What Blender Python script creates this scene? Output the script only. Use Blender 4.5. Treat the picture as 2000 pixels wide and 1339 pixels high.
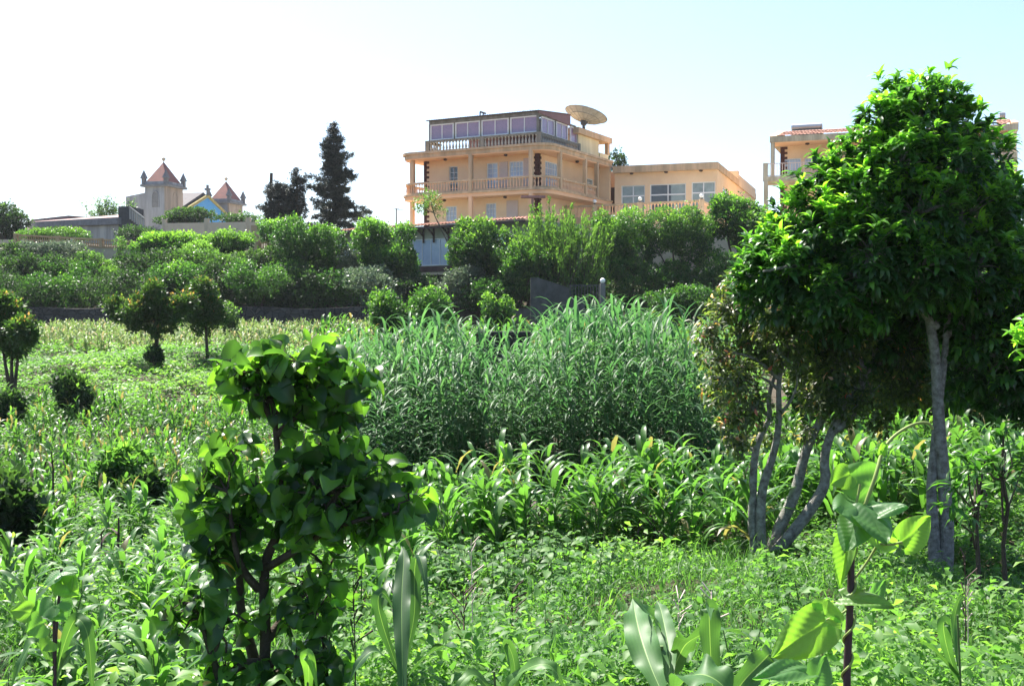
import bpy, math, random
import numpy as np
from mathutils import Vector, noise as mnoise

for o in list(bpy.data.objects): bpy.data.objects.remove(o)
SC = bpy.context.scene
COL = SC.collection
R = math.radians
EZ = 3.6                       # eye height above the lowest part of the field
FPX = 2150.0                   # focal length in pixels of the 2000 px wide frame
TH = math.atan(69.5 / FPX)

# ---------------------------------------------------------------- camera
cam_d = bpy.data.cameras.new('camera')
cam = bpy.data.objects.new('camera', cam_d); COL.objects.link(cam)
cam_d.sensor_width = 36.0; cam_d.lens = 36.0 * FPX / 2000.0
cam_d.clip_start = 0.05; cam_d.clip_end = 6000
cam.location = (0, 0, EZ); cam.rotation_euler = (math.pi / 2 - TH, 0, 0)
SC.camera = cam

# ---------------------------------------------------------------- world, sun, exposure
SUN_EL, SUN_AZ = R(58), R(-38)          # azimuth from straight ahead, negative = left
w = bpy.data.worlds.new('World'); SC.world = w; w.use_nodes = True
nt = w.node_tree; nt.nodes.clear()
sky = nt.nodes.new('ShaderNodeTexSky'); sky.sky_type = 'NISHITA'; sky.sun_disc = False
sky.sun_elevation = SUN_EL; sky.sun_rotation = SUN_AZ
sky.air_density = 1.0; sky.dust_density = 3.4; sky.ozone_density = 3.0; sky.altitude = 900
bg = nt.nodes.new('ShaderNodeBackground'); bg.inputs[1].default_value = 0.054
wo = nt.nodes.new('ShaderNodeOutputWorld')
nt.links.new(sky.outputs[0], bg.inputs[0]); nt.links.new(bg.outputs[0], wo.inputs[0])
sd = bpy.data.lights.new('sun', 'SUN'); sd.energy = 2.8; sd.angle = R(0.5); sd.color = (1, 0.95, 0.86)
sun = bpy.data.objects.new('sun', sd); COL.objects.link(sun)
sv = Vector((math.sin(SUN_AZ) * math.cos(SUN_EL), math.cos(SUN_AZ) * math.cos(SUN_EL), math.sin(SUN_EL)))
sun.rotation_euler = sv.to_track_quat('Z', 'Y').to_euler()
sun.location = (0, 0, 50)
vs = SC.view_settings
vs.view_transform = 'Standard'; vs.look = 'None'; vs.exposure = 2.42; vs.gamma = 1; vs.use_curve_mapping = False
SC.cycles.max_bounces = 7; SC.cycles.diffuse_bounces = 3; SC.cycles.transmission_bounces = 4
SC.cycles.transparent_max_bounces = 8; SC.cycles.caustics_reflective = False; SC.cycles.caustics_refractive = False

# ---------------------------------------------------------------- picture <-> place
def ray(px, py):
    x = (px - 1000) / FPX; yu = (669.5 - py) / FPX
    return np.array([x, math.cos(TH) + yu * math.sin(TH), -math.sin(TH) + yu * math.cos(TH)])
def P(px, py, D):
    d = ray(px, py); d = d * (D / d[1]); d[2] += EZ
    return d
def zat(py, D, px=1000): return P(px, py, D)[2]
PROF = [(-50,-1.8),(0,-1.9),(4,-2.15),(8,-2.9),(14,-3.45),(24,-3.55),(30,-3.0),(38,-2.0),(48,-1.68),(58,-1.42),(59.6,-1.35),
        (60.4,-0.15),(66,1.0),(72,2.2),(80,3.6),(95,5.6),(110,6.6),(150,6.5),(400,0),(3000,-40)]
PX_, PZ_ = zip(*PROF)
def gz(x, y):
    x = np.asarray(x, float); y = np.asarray(y, float)
    z = np.interp(y, PX_, PZ_) + EZ
    n = 0.10 * np.sin(x * .9 + 1.3 * np.sin(y * .37)) + 0.08 * np.sin(y * 1.1 + x * .5) + .05 * np.sin(x * 2.3 - y * 1.7)
    return z + n * np.clip((62 - y) / 10, 0, 1)

# ---------------------------------------------------------------- mesh builder
def nrm(a): return a / np.maximum(np.linalg.norm(a, axis=-1, keepdims=True), 1e-9)
BASE = {}
def base_of(p): return BASE.get(p.name, np.zeros(3)) if p else np.zeros(3)
class MB:
    def __init__(s): s.c = []
    def add(s, v, f, mat=0, rnd=0.5, smooth=False):
        v = np.asarray(v, float).reshape(-1, 3); f = np.asarray(f, np.int64)
        r = np.empty(len(v)); r[:] = rnd
        m = np.empty(len(f), np.int32); m[:] = mat
        s.c.append((v, f, m, r, smooth)); return s
    def box(s, lo, hi, mat=0):
        x0, y0, z0 = lo; x1, y1, z1 = hi
        v = [(x0,y0,z0),(x1,y0,z0),(x1,y1,z0),(x0,y1,z0),(x0,y0,z1),(x1,y0,z1),(x1,y1,z1),(x0,y1,z1)]
        return s.add(v, BOXF, mat)
    def fbox(s, fr, a0, a1, b0, b1, z0, z1, mat=0):
        a0, a1 = min(a0, a1), max(a0, a1); b0, b1 = min(b0, b1), max(b0, b1)
        v = [fr(a, b, z) for z in (z0, z1) for a, b in ((a0,b0),(a1,b0),(a1,b1),(a0,b1))]
        return s.add(v, BOXF, mat)
    def quad(s, a, b, c, d, mat=0): return s.add([a, b, c, d], [[0, 1, 2, 3]], mat)
    def ngon(s, pts, mat=0): return s.add(pts, [list(range(len(pts)))], mat)
    def prism(s, poly, z0, z1, mat=0):
        n = len(poly); z0 = [z0]*n if np.isscalar(z0) else z0; z1 = [z1]*n if np.isscalar(z1) else z1
        lo = [(p[0], p[1], z) for p, z in zip(poly, z0)]; hi = [(p[0], p[1], z) for p, z in zip(poly, z1)]
        s.ngon(lo[::-1], mat); s.ngon(hi, mat)
        return s.add(lo + hi, [[i, (i+1) % n, n + (i+1) % n, n + i] for i in range(n)], mat)
    def tube(s, pts, rad, n=7, mat=0, rnd=0.5, cap=True):
        pts = np.asarray(pts, float); m = len(pts)
        rad = np.full(m, rad) if np.isscalar(rad) else np.asarray(rad, float)
        t = nrm(np.gradient(pts, axis=0)); ref = np.array([.13, .97, .2]) if abs(t[0][1]) < .8 else np.array([1., .1, 0])
        u = nrm(np.cross(t, ref)); v = np.cross(t, u)
        a = np.arange(n) * 2 * math.pi / n
        ring = pts[:, None] + rad[:, None, None] * (u[:, None] * np.cos(a)[None, :, None] + v[:, None] * np.sin(a)[None, :, None])
        f = [[i*n+j, i*n+(j+1) % n, (i+1)*n+(j+1) % n, (i+1)*n+j] for i in range(m-1) for j in range(n)]
        s.add(ring.reshape(-1, 3), f, mat, rnd, True)
        if cap: s.ngon(list(ring[-1]), mat); s.ngon(list(ring[0][::-1]), mat)
        return s
    def lathe(s, c, prof, n=16, mat=0, axis=None, smooth=True):
        c = np.asarray(c, float); ax = nrm(np.asarray(axis if axis is not None else (0, 0, 1), float))
        u = nrm(np.cross(ax, (0.3, 1, 0.1))); v = np.cross(ax, u); a = np.arange(n) * 2 * math.pi / n
        rr = np.array([p[0] for p in prof]); zz = np.array([p[1] for p in prof]); m = len(prof)
        ring = c + zz[:, None, None] * ax + rr[:, None, None] * (u * np.cos(a)[None, :, None] + v * np.sin(a)[None, :, None])
        f = [[i*n+j, i*n+(j+1) % n, (i+1)*n+(j+1) % n, (i+1)*n+j] for i in range(m-1) for j in range(n)]
        return s.add(ring.reshape(-1, 3), f, mat, .5, smooth)
    def scatter(s, T, pos, Rm, sc, rnd, mat=0, dv=None):
        """T=(verts, faces) template placed K times"""
        tv, tf = T; K = len(pos); sc = np.asarray(sc, float)
        sc = sc[:, None, None] if sc.ndim == 1 else sc[:, None, :]
        v = np.asarray(pos)[:, None] + np.einsum('kij,kvj->kvi', Rm, tv[None] * sc)
        f = (tf[None] + (np.arange(K) * len(tv))[:, None, None]).reshape(-1, tf.shape[1])
        s.add(v.reshape(-1, 3), f, mat, np.repeat(rnd, len(tv)) + (0 if dv is None else np.tile(dv, K)), True); return s
    def stamp(s, src, pos, yaw, sc, rnd=None, lean=None):
        """copies of a whole MB"""
        K = len(pos); c, q = np.cos(yaw), np.sin(yaw)
        Rm = np.zeros((K, 3, 3)); Rm[:,0,0] = c; Rm[:,0,1] = -q; Rm[:,1,0] = q; Rm[:,1,1] = c; Rm[:,2,2] = 1
        sc = np.asarray(sc)[:, None, None]
        for v0, f0, m0, r0, sm in src.c:
            v = np.asarray(pos)[:, None] + np.einsum('kij,kvj->kvi', Rm, v0[None] * sc)
            f = (f0[None] + (np.arange(K) * len(v0))[:, None, None]).reshape(-1, f0.shape[1])
            r = np.tile(r0, K) if rnd is None else np.clip((r0[None] + rnd[:, None]), 0, 1).ravel()
            s.add(v.reshape(-1, 3), f, np.tile(m0, K), r, sm)
        return s
    def build(s, name, mats, parent=None, loc=None):
        me = bpy.data.meshes.new(name)
        if not isinstance(mats, (list, tuple)): mats = [mats]
        for m in mats: me.materials.append(m)
        org = np.asarray(loc, float) if loc is not None else np.zeros(3)
        if parent: org = base_of(parent)
        off = 0; V = []; L = []; TT = []; MI = []; RN = []; SM = []
        for v, f, m, r, sm in s.c:
            V.append(v); L.append(f.ravel() + off); TT.append(np.full(len(f), f.shape[1])); MI.append(m); RN.append(r); SM.append(np.full(len(f), sm)); off += len(v)
        V = np.concatenate(V) - org; L = np.concatenate(L); TT = np.concatenate(TT); MI = np.concatenate(MI); RN = np.concatenate(RN); SM = np.concatenate(SM)
        me.vertices.add(len(V)); me.vertices.foreach_set('co', V.ravel().astype(np.float32))
        me.loops.add(len(L)); me.loops.foreach_set('vertex_index', L.astype(np.int32))
        me.polygons.add(len(TT)); st = np.concatenate([[0], np.cumsum(TT)[:-1]])
        me.polygons.foreach_set('loop_start', st.astype(np.int32)); me.polygons.foreach_set('loop_total', TT.astype(np.int32))
        me.polygons.foreach_set('material_index', MI.astype(np.int32)); me.polygons.foreach_set('use_smooth', SM.astype(bool))
        at = me.attributes.new('rnd', 'FLOAT', 'POINT'); at.data.foreach_set('value', RN.astype(np.float32))
        me.update(calc_edges=True)
        o = bpy.data.objects.new(name, me); COL.objects.link(o)
        if parent: o.parent = parent; BASE[o.name] = org
        else: o.location = org; BASE[o.name] = org
        return o
BOXF = [[0,3,2,1],[4,5,6,7],[0,1,5,4],[1,2,6,5],[2,3,7,6],[3,0,4,7]]
def tag(o, label=None, cat=None, group=None, kind=None):
    for k, v in (('label', label), ('category', cat), ('group', group), ('kind', kind)):
        if v: o[k] = v
    return o
def thing(name, loc, label, cat, group=None):
    o = bpy.data.objects.new(name, None); COL.objects.link(o); o.location = tuple(float(q) for q in loc); o.empty_display_size = .3
    BASE[o.name] = np.array([float(q) for q in loc]); return tag(o, label, cat, group)
def share(src, name, parent, wloc):
    """same mesh again as another part"""
    o = bpy.data.objects.new(name, src.data); COL.objects.link(o); o.parent = parent
    o.location = tuple(np.asarray(wloc) - base_of(parent)); return o

# ---------------------------------------------------------------- materials
def newmat(name):
    m = bpy.data.materials.new(name); m.use_nodes = True; t = m.node_tree; t.nodes.clear()
    return m, t, t.nodes.new('ShaderNodeOutputMaterial')
def ramp(t, stops, interp='LINEAR'):
    r = t.nodes.new('ShaderNodeValToRGB'); e = r.color_ramp.elements; r.color_ramp.interpolation = interp
    while len(e) < len(stops): e.new(0.5)
    for i, (p, c) in enumerate(stops): e[i].position = p; e[i].color = (*c, 1)
    return r
def leaf(name, stops, tr=(2.4, 2.6, .7), mix=.42, rough=.42, spec=.5):
    m, t, out = newmat(name); N = t.nodes.new; K = t.links.new
    at = N('ShaderNodeAttribute'); at.attribute_name = 'rnd'
    cr = ramp(t, stops); K(at.outputs['Fac'], cr.inputs[0])
    oi = N('ShaderNodeObjectInfo'); hs = N('ShaderNodeHueSaturation')
    mr = N('ShaderNodeMapRange'); mr.inputs['To Min'].default_value = .85; mr.inputs['To Max'].default_value = 1.15
    hs.inputs['Saturation'].default_value = .93; K(oi.outputs['Random'], mr.inputs[0]); K(mr.outputs[0], hs.inputs['Value']); K(cr.outputs[0], hs.inputs['Color'])
    pb = N('ShaderNodeBsdfPrincipled'); pb.inputs['Roughness'].default_value = rough; pb.inputs['Specular IOR Level'].default_value = spec
    K(hs.outputs[0], pb.inputs['Base Color'])
    vm = N('ShaderNodeVectorMath'); vm.operation = 'MULTIPLY'; vm.inputs[1].default_value = (tr[0], tr[1], tr[2] + .5); K(hs.outputs[0], vm.inputs[0])
    tb = N('ShaderNodeBsdfTranslucent'); K(vm.outputs[0], tb.inputs[0])
    mx = N('ShaderNodeMixShader'); mx.inputs[0].default_value = mix
    K(pb.outputs[0], mx.inputs[1]); K(tb.outputs[0], mx.inputs[2]); K(mx.outputs[0], out.inputs[0])
    return m
def solid(name, c, rough=.7, var=.12, scale=3., c2=None, metal=0, bump=0, streak=False, spec=.3):
    m, t, out = newmat(name); N = t.nodes.new; K = t.links.new
    tc = N('ShaderNodeTexCoord'); mp = N('ShaderNodeMapping'); mp.inputs['Scale'].default_value = (1, 1, .12) if streak else (1, 1, 1)
    K(tc.outputs['Object'], mp.inputs[0])
    nz = N('ShaderNodeTexNoise'); nz.inputs['Scale'].default_value = scale; nz.inputs['Detail'].default_value = 6; nz.inputs['Roughness'].default_value = .65
    K(mp.outputs[0], nz.inputs['Vector'])
    c2 = c2 or tuple(q * (1 - var * 2) for q in c)
    cr = ramp(t, [(.32, c2), (.5, tuple((a+b)/2 for a, b in zip(c, c2))), (.62, c)]) if streak else ramp(t, [(.3, c2), (.7, c)])
    K(nz.outputs['Fac'], cr.inputs[0])
    pb = N('ShaderNodeBsdfPrincipled'); pb.inputs['Roughness'].default_value = rough; pb.inputs['Metallic'].default_value = metal
    pb.inputs['Specular IOR Level'].default_value = spec
    K(cr.outputs[0], pb.inputs['Base Color'])
    if bump:
        b = N('ShaderNodeBump'); b.inputs['Strength'].default_value = bump; b.inputs['Distance'].default_value = .03
        n2 = N('ShaderNodeTexNoise'); n2.inputs['Scale'].default_value = scale * 6; K(tc.outputs['Object'], n2.inputs['Vector'])
        K(n2.outputs['Fac'], b.inputs['Height']); K(b.outputs[0], pb.inputs['Normal'])
    K(pb.outputs[0], out.inputs[0]); return m
def stonemat(name, c, c2, scale=2.2):
    m, t, out = newmat(name); N = t.nodes.new; K = t.links.new
    tc = N('ShaderNodeTexCoord'); vo = N('ShaderNodeTexVoronoi'); vo.inputs['Scale'].default_value = scale; K(tc.outputs['Object'], vo.inputs['Vector'])
    ve = N('ShaderNodeTexVoronoi'); ve.feature = 'DISTANCE_TO_EDGE'; ve.inputs['Scale'].default_value = scale; K(tc.outputs['Object'], ve.inputs['Vector'])
    sp = N('ShaderNodeSeparateColor'); K(vo.outputs['Color'], sp.inputs[0])
    cr = ramp(t, [(0, c2), (1, c)]); K(sp.outputs[0], cr.inputs[0])
    e = ramp(t, [(0, (.25,)*3), (.08, (1,)*3)]); K(ve.outputs['Distance'], e.inputs[0])
    mm = N('ShaderNodeMix'); mm.data_type = 'RGBA'; mm.blend_type = 'MULTIPLY'; mm.inputs[0].default_value = 1
    K(cr.outputs[0], mm.inputs[6]); K(e.outputs[0], mm.inputs[7])
    b = N('ShaderNodeBump'); b.inputs['Strength'].default_value = .8; b.inputs['Distance'].default_value = .06; K(e.outputs[0], b.inputs['Height'])
    pb = N('ShaderNodeBsdfPrincipled'); pb.inputs['Roughness'].default_value = .9
    K(mm.outputs[2], pb.inputs['Base Color']); K(b.outputs[0], pb.inputs['Normal']); K(pb.outputs[0], out.inputs[0]); return m
def glass(name, c, rough=.08):
    return solid(name, c, rough, .25, 1.2, spec=.8)

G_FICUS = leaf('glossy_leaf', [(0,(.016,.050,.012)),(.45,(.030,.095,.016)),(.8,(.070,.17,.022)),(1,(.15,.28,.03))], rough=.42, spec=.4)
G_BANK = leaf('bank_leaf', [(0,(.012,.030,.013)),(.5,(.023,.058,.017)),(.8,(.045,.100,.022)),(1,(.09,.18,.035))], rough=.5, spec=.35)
G_SILVER = leaf('silver_leaf', [(0,(.06,.10,.06)),(.6,(.12,.17,.10)),(.9,(.22,.28,.18)),(1,(.4,.42,.3))], mix=.3, tr=(1.5,1.6,.8))
G_FEATHER = leaf('feathery_leaf', [(0,(.03,.075,.018)),(.5,(.065,.15,.026)),(1,(.14,.26,.045))], mix=.42)
G_CONIF = leaf('needle', [(0,(.006,.018,.012)),(1,(.016,.038,.020))], mix=.08, tr=(1.2,1.4,.8), rough=.6)
G_ORANGE = leaf('tipped_leaf', [(0,(.02,.06,.012)),(.55,(.05,.11,.02)),(.78,(.12,.17,.03)),(.9,(.20,.14,.05)),(1,(.30,.16,.07))])
G_MULTI = leaf('sparse_leaf', [(0,(.025,.045,.015)),(.45,(.06,.085,.022)),(.6,(.075,.12,.025)),(.86,(.14,.19,.04)),(.93,(.35,.18,.05)),(.97,(.5,.09,.07)),(1,(.5,.30,.25))])
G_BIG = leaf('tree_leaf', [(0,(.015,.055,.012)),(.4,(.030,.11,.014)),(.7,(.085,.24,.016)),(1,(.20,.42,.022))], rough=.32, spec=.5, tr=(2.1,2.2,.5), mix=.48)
G_HEART = leaf('heart_leaf', [(0,(.016,.050,.014)),(.5,(.034,.100,.020)),(.8,(.09,.23,.02)),(.9,(.11,.26,.02)),(.955,(.12,.27,.02)),(.97,(.55,.40,.03)),(1,(.6,.30,.03))], rough=.36, mix=.5, tr=(2.6,2.6,.5))
G_CORN = leaf('corn_leaf', [(0,(.03,.085,.018)),(.6,(.065,.17,.028)),(.9,(.11,.24,.03)),(.94,(.14,.13,.05)),(1,(.19,.14,.08))], rough=.4, mix=.45)
G_DRY = leaf('dry_corn_leaf', [(0,(.07,.14,.035)),(.5,(.15,.23,.055)),(.85,(.25,.26,.09)),(.93,(.28,.24,.12)),(1,(.33,.25,.16))], rough=.5, mix=.35, tr=(1.6,1.6,.8))
G_REED = leaf('reed_leaf', [(0,(.020,.070,.028)),(.6,(.044,.122,.040)),(1,(.09,.19,.06))], rough=.5, spec=.35, mix=.4, tr=(1.9,2.2,1.0))
G_WEED = leaf('weed_leaf', [(0,(.03,.085,.02)),(.5,(.06,.155,.03)),(.85,(.11,.23,.035)),(1,(.17,.29,.05))], rough=.5, mix=.45, spec=.3)
G_BLADE = leaf('near_corn_leaf', [(0,(.03,.09,.03)),(.5,(.06,.16,.035)),(.85,(.10,.24,.03)),(.93,(.20,.33,.10)),(1,(.32,.42,.2))], rough=.5, spec=.35, mix=.38, tr=(2.0,2.1,.4))
G_BEAN = leaf('bean_leaf', [(0,(.06,.17,.05)),(.5,(.09,.23,.04)),(1,(.16,.33,.03))], rough=.45, mix=.5, tr=(2.0,2.2,.35))
STEM = solid('green_stem', (.10,.16,.05), .6, .2, 8)
DSTEM = solid('dark_stalk', (.075,.045,.05), .6, .25, 12)
PSTEM = solid('pale_stem', (.28,.36,.10), .6, .2, 12)
BARK = solid('bark', (.16,.13,.10), .9, .3, 6, bump=.6)
BARK_L = solid('lichen_bark', (.40,.40,.36), .9, .2, 13, c2=(.09,.075,.06), bump=1.)
BARK_D = solid('dark_bark', (.09,.07,.05), .9, .3, 6, bump=.5)
SOIL = solid('soil', (.085,.06,.04), .95, .3, .8, c2=(.03,.035,.018), bump=.5)
PEACH = solid('peach_plaster', (.85,.54,.33), .85, .05, .8, c2=(.76,.46,.27))
CREAM = solid('cream_plaster', (.86,.64,.41), .85, .06, .8, c2=(.77,.54,.33))
EDGE = solid('weathered_peach', (.66,.46,.28), .85, .1, 1.6, c2=(.40,.29,.18), streak=True)
EDGE2 = solid('weathered_grey_cream', (.50,.44,.32), .9, .1, 2.2, c2=(.26,.23,.16), streak=True)
GREYC = solid('stained_grey_concrete', (.25,.24,.21), .9, .2, 3, c2=(.14,.13,.10), streak=True)
YSTAIN = solid('stained_pale_yellow', (.78,.70,.46), .9, .1, 1.6, c2=(.58,.50,.30), streak=True)
WHITE = solid('white_frame', (.78,.78,.76), .5, .05, 4)
SHUT = solid('shutter_paint', (.62,.50,.44), .6, .05, 5)
CURT = solid('curtained_glass', (.50,.58,.68), .15, .12, 1.5, c2=(.36,.44,.56), spec=.7)
GDARK = glass('dark_glass', (.06,.06,.065)); GGREEN = glass('green_glass', (.30,.36,.33), .1)
MAUVE = solid('lace_curtain_glass', (.34,.22,.34), .15, .2, 9, c2=(.22,.17,.24), spec=.7)
QUOIN = solid('brown_stone', (.10,.035,.025), .9, .3, 5)
MAUVEP = solid('mauve_panel', (.26,.15,.15), .8, .1, 2)
TILE = None
DARKM = solid('dark_metal', (.08,.08,.08), .6, .2, 5)
LAMPG = solid('globe_glass', (.85,.85,.82), .3, .02, 3)
DISHR = solid('dish_ribs', (.36,.34,.28), .8, .1, 3)
CONCG = solid('grey_post', (.17,.17,.17), .9, .15, 3)
DISHM = solid('dish_mesh', (.52,.50,.43), .7, .12, 3, c2=(.36,.34,.27))
CONC = solid('pale_concrete', (.44,.42,.36), .9, .15, 1.5, c2=(.24,.23,.21), streak=True)
CONCD = solid('dark_concrete', (.095,.095,.095), .95, .2, 2, c2=(.045,.045,.045), bump=.4)
CHW = solid('church_wall', (.33,.34,.35), .9, .12, 1.0, c2=(.17,.17,.18), streak=True)
CHP = solid('church_pink_wall', (.37,.30,.24), .9, .12, 1.0, c2=(.20,.17,.14), streak=True)
CHD = solid('church_cornice', (.22,.22,.22), .9, .2, 3)
SPIRE = solid('spire_red', (.25,.11,.09), .85, .12, 2.0, c2=(.17,.09,.08))
CHBLUE = solid('gable_blue', (.07,.25,.52), .8, .1, 1.2, c2=(.10,.30,.5))
CHTRIM = solid('gable_trim', (.36,.30,.12), .9, .15, 3)
ROOFD = solid('dark_roof', (.10,.09,.10), .8, .2, 3)
ROOFP = solid('pinkish_roof', (.36,.24,.22), .85, .1, 2)
BROWN = solid('brown_paint', (.07,.04,.035), .7, .15, 3)
BEIGE = solid('beige_wall', (.56,.47,.33), .9, .06, 1.2, c2=(.44,.37,.27))
GREENW = solid('greenish_wall', (.40,.40,.30), .9, .1, 1.5, c2=(.28,.28,.20))
PAVE = solid('pale_bounce_paving', (.62,.56,.46), .9, .08, .7)  # pale colour of the added sheets that bounce sunlight
TAN = solid('tan_paint', (.50,.34,.19), .85, .1, 3)
STONE = stonemat('dark_stone_wall', (.06,.055,.052), (.02,.02,.02), 3.)
STEEL = solid('steel_tank', (.55,.56,.56), .35, .1, 2, metal=.6)
def tilemat():
    m, t, out = newmat('roof_tiles'); N = t.nodes.new; K = t.links.new
    tc = N('ShaderNodeTexCoord'); nz = N('ShaderNodeTexNoise'); nz.inputs['Scale'].default_value = 4; K(tc.outputs['Object'], nz.inputs['Vector'])
    cr = ramp(t, [(.3, (.24,.11,.08)), (.55, (.38,.19,.13)), (.75, (.46,.29,.22))]); K(nz.outputs['Fac'], cr.inputs[0])
    pb = N('ShaderNodeBsdfPrincipled'); pb.inputs['Roughness'].default_value = .85
    K(cr.outputs[0], pb.inputs['Base Color']); K(pb.outputs[0], out.inputs[0]); return m
TILE = tilemat()
# ================================================================ SETTING: ground
def ground():
    xs = np.concatenate([-np.geomspace(3000, 45, 14), np.linspace(-42, 42, 85), np.geomspace(45, 3000, 14)])
    ys = np.concatenate([[-60, -20, -6], np.linspace(0, 64, 97), np.linspace(66, 150, 29), np.geomspace(165, 3000, 14)])
    X, Y = np.meshgrid(xs, ys); Z = gz(X, Y)
    nx, ny = len(xs), len(ys)
    i = np.arange(ny - 1)[:, None] * nx + np.arange(nx - 1)[None]
    f = np.stack([i, i + 1, i + nx + 1, i + nx], -1).reshape(-1, 4)
    m = MB().add(np.stack([X, Y, Z], -1), f, 0, .5, True)
    return tag(m.build('ground', SOIL), kind='structure')
ground()

# ================================================================ BUILDING HELPERS
class Frame:
    """a = along the front (to the left), b = going back, from a corner; side wall is a = 0"""
    def __init__(s, px, D, vpr):          # vpr = pixel x offset of the right vanishing point
        s.o = P(px, 600, D)[:2]; n = math.hypot(vpr, FPX)
        s.w = np.array([vpr / n, FPX / n]); s.u = np.array([-s.w[1], s.w[0]])
    def __call__(s, a, b, z):
        q = s.o + a * s.u + b * s.w; return (q[0], q[1], z)
    def af(s, px, b=0.):                  # a on the plane b=const seen at pixel px
        r = ray(px, 500)[:2]; o = s.o + b * s.w
        return float(np.linalg.solve(np.array([s.u, -r]).T, -o)[0])
    def bf(s, px, a=0.):
        r = ray(px, 500)[:2]; o = s.o + a * s.u
        return float(np.linalg.solve(np.array([s.w, -r]).T, -o)[0])
    def D(s, a, b): return (s.o + a * s.u + b * s.w)[1]
    def z(s, py, a, b): return zat(py, s.D(a, b))
class Face:
    """a wall face of a frame: t along, d outwards"""
    def __init__(s, fr, side, off=0.): s.fr, s.side, s.off = fr, side, off
    def __call__(s, t, z, d=0.):
        return s.fr(t, s.off - d, z) if s.side == 'front' else s.fr(s.off - d, t, z)
    def box(s, mb, t0, t1, z0, z1, d0, d1, mat=0):
        v = [s(t, z, d) for z in (z0, z1) for t, d in ((t0, d0), (t1, d0), (t1, d1), (t0, d1))]
        return mb.add(v, BOXF, mat)
def wallface(mb, F, t0, t1, z0, z1, holes=(), depth=.22, mat=0):
    ts = sorted({t0, t1, *[h[0] for h in holes], *[h[1] for h in holes]}); zs = sorted({z0, z1, *[h[2] for h in holes], *[h[3] for h in holes]})
    for i in range(len(ts) - 1):
        for j in range(len(zs) - 1):
            tc, zc = (ts[i] + ts[i+1]) / 2, (zs[j] + zs[j+1]) / 2
            if any(h[0] < tc < h[1] and h[2] < zc < h[3] for h in holes): continue
            mb.quad(F(ts[i], zs[j]), F(ts[i+1], zs[j]), F(ts[i+1], zs[j+1]), F(ts[i], zs[j+1]), mat)
    for a, b, c, d in holes:
        for (p, q) in (((a, c), (b, c)), ((b, c), (b, d)), ((b, d), (a, d)), ((a, d), (a, c))):
            mb.quad(F(p[0], p[1]), F(q[0], q[1]), F(q[0], q[1], -depth), F(p[0], p[1], -depth), mat)
def window(root, F, t0, t1, z0, z1, cols=2, rows=3, pane=CURT, frame=WHITE, d=-.1, fw=.06, bar=.03, name='window', door=None):
    t0, t1 = min(t0, t1), max(t0, t1)
    m = MB()
    F.box(m, t0, t1, z1 - fw, z1, d - .04, d + .04); F.box(m, t0, t1, z0, z0 + fw, d - .04, d + .04)
    F.box(m, t0, t0 + fw, z0 + fw, z1 - fw, d - .04, d + .04); F.box(m, t1 - fw, t1, z0 + fw, z1 - fw, d - .04, d + .04)
    W = m.build(name, frame, root)
    iw, ih = t1 - t0 - 2 * fw, z1 - z0 - 2 * fw
    b = MB()
    for i in range(1, cols):
        c = t0 + fw + iw * i / cols; F.box(b, c - bar / 2, c + bar / 2, z0 + fw, z1 - fw, d - .015, d + .02)
    for i in range(1, rows):
        c = z0 + fw + ih * i / rows; F.box(b, t0 + fw, t1 - fw, c - bar / 2, c + bar / 2, d - .01, d + .017)
    if cols > 1 or rows > 1: b.build('glazing_bars', frame, W)
    p = MB(); p.quad(F(t0 + fw, z0 + fw, d - .02), F(t1 - fw, z0 + fw, d - .02), F(t1 - fw, z1 - fw, d - .02), F(t0 + fw, z1 - fw, d - .02))
    p.build('pane', pane, W); return W
def balusters(parent, pts, spacing, z0, z1, mat, r=.06, kind='turned', limit=100):
    """individual balusters along a polyline of xy points; z0/z1 numbers or functions of the fraction"""
    f0 = z0 if callable(z0) else (lambda t: z0); f1 = z1 if callable(z1) else (lambda t: z1)
    pts = [np.array(p[:2], float) for p in pts]; seg = [np.linalg.norm(b - a) for a, b in zip(pts, pts[1:])]; T = sum(seg)
    n = max(2, min(limit, int(T / spacing))); H = f1(0) - f0(0)
    m = MB()
    if kind == 'turned': m.lathe((0, 0, 0), [(r*.9, 0), (r*.9, .08*H), (r*.5, .12*H), (r*1.0, .32*H), (r*.85, .45*H), (r*.4, .75*H), (r*.5, .86*H), (r*.9, .9*H), (r*.9, H)], 8)
    elif kind == 'bar': m.box((-r, -r, 0), (r, r, H))
    else: m.box((-r, -r*.6, 0), (r, r*.6, H))
    first = None
    for i in range(n):
        s = (i + .5) / n * T; k = 0
        while s > seg[k] and k < len(seg) - 1: s -= seg[k]; k += 1
        p = pts[k] + (pts[k+1] - pts[k]) * s / seg[k]; w_ = (p[0], p[1], f0((i + .5) / n))
        if first is None:
            first = m.build('baluster', mat, parent)
            first.data.transform(__import__('mathutils').Matrix.Translation(Vector(base_of(parent)))); first.location = tuple(np.array(w_) - base_of(parent))
        else: share(first, 'baluster', parent, w_)
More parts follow.
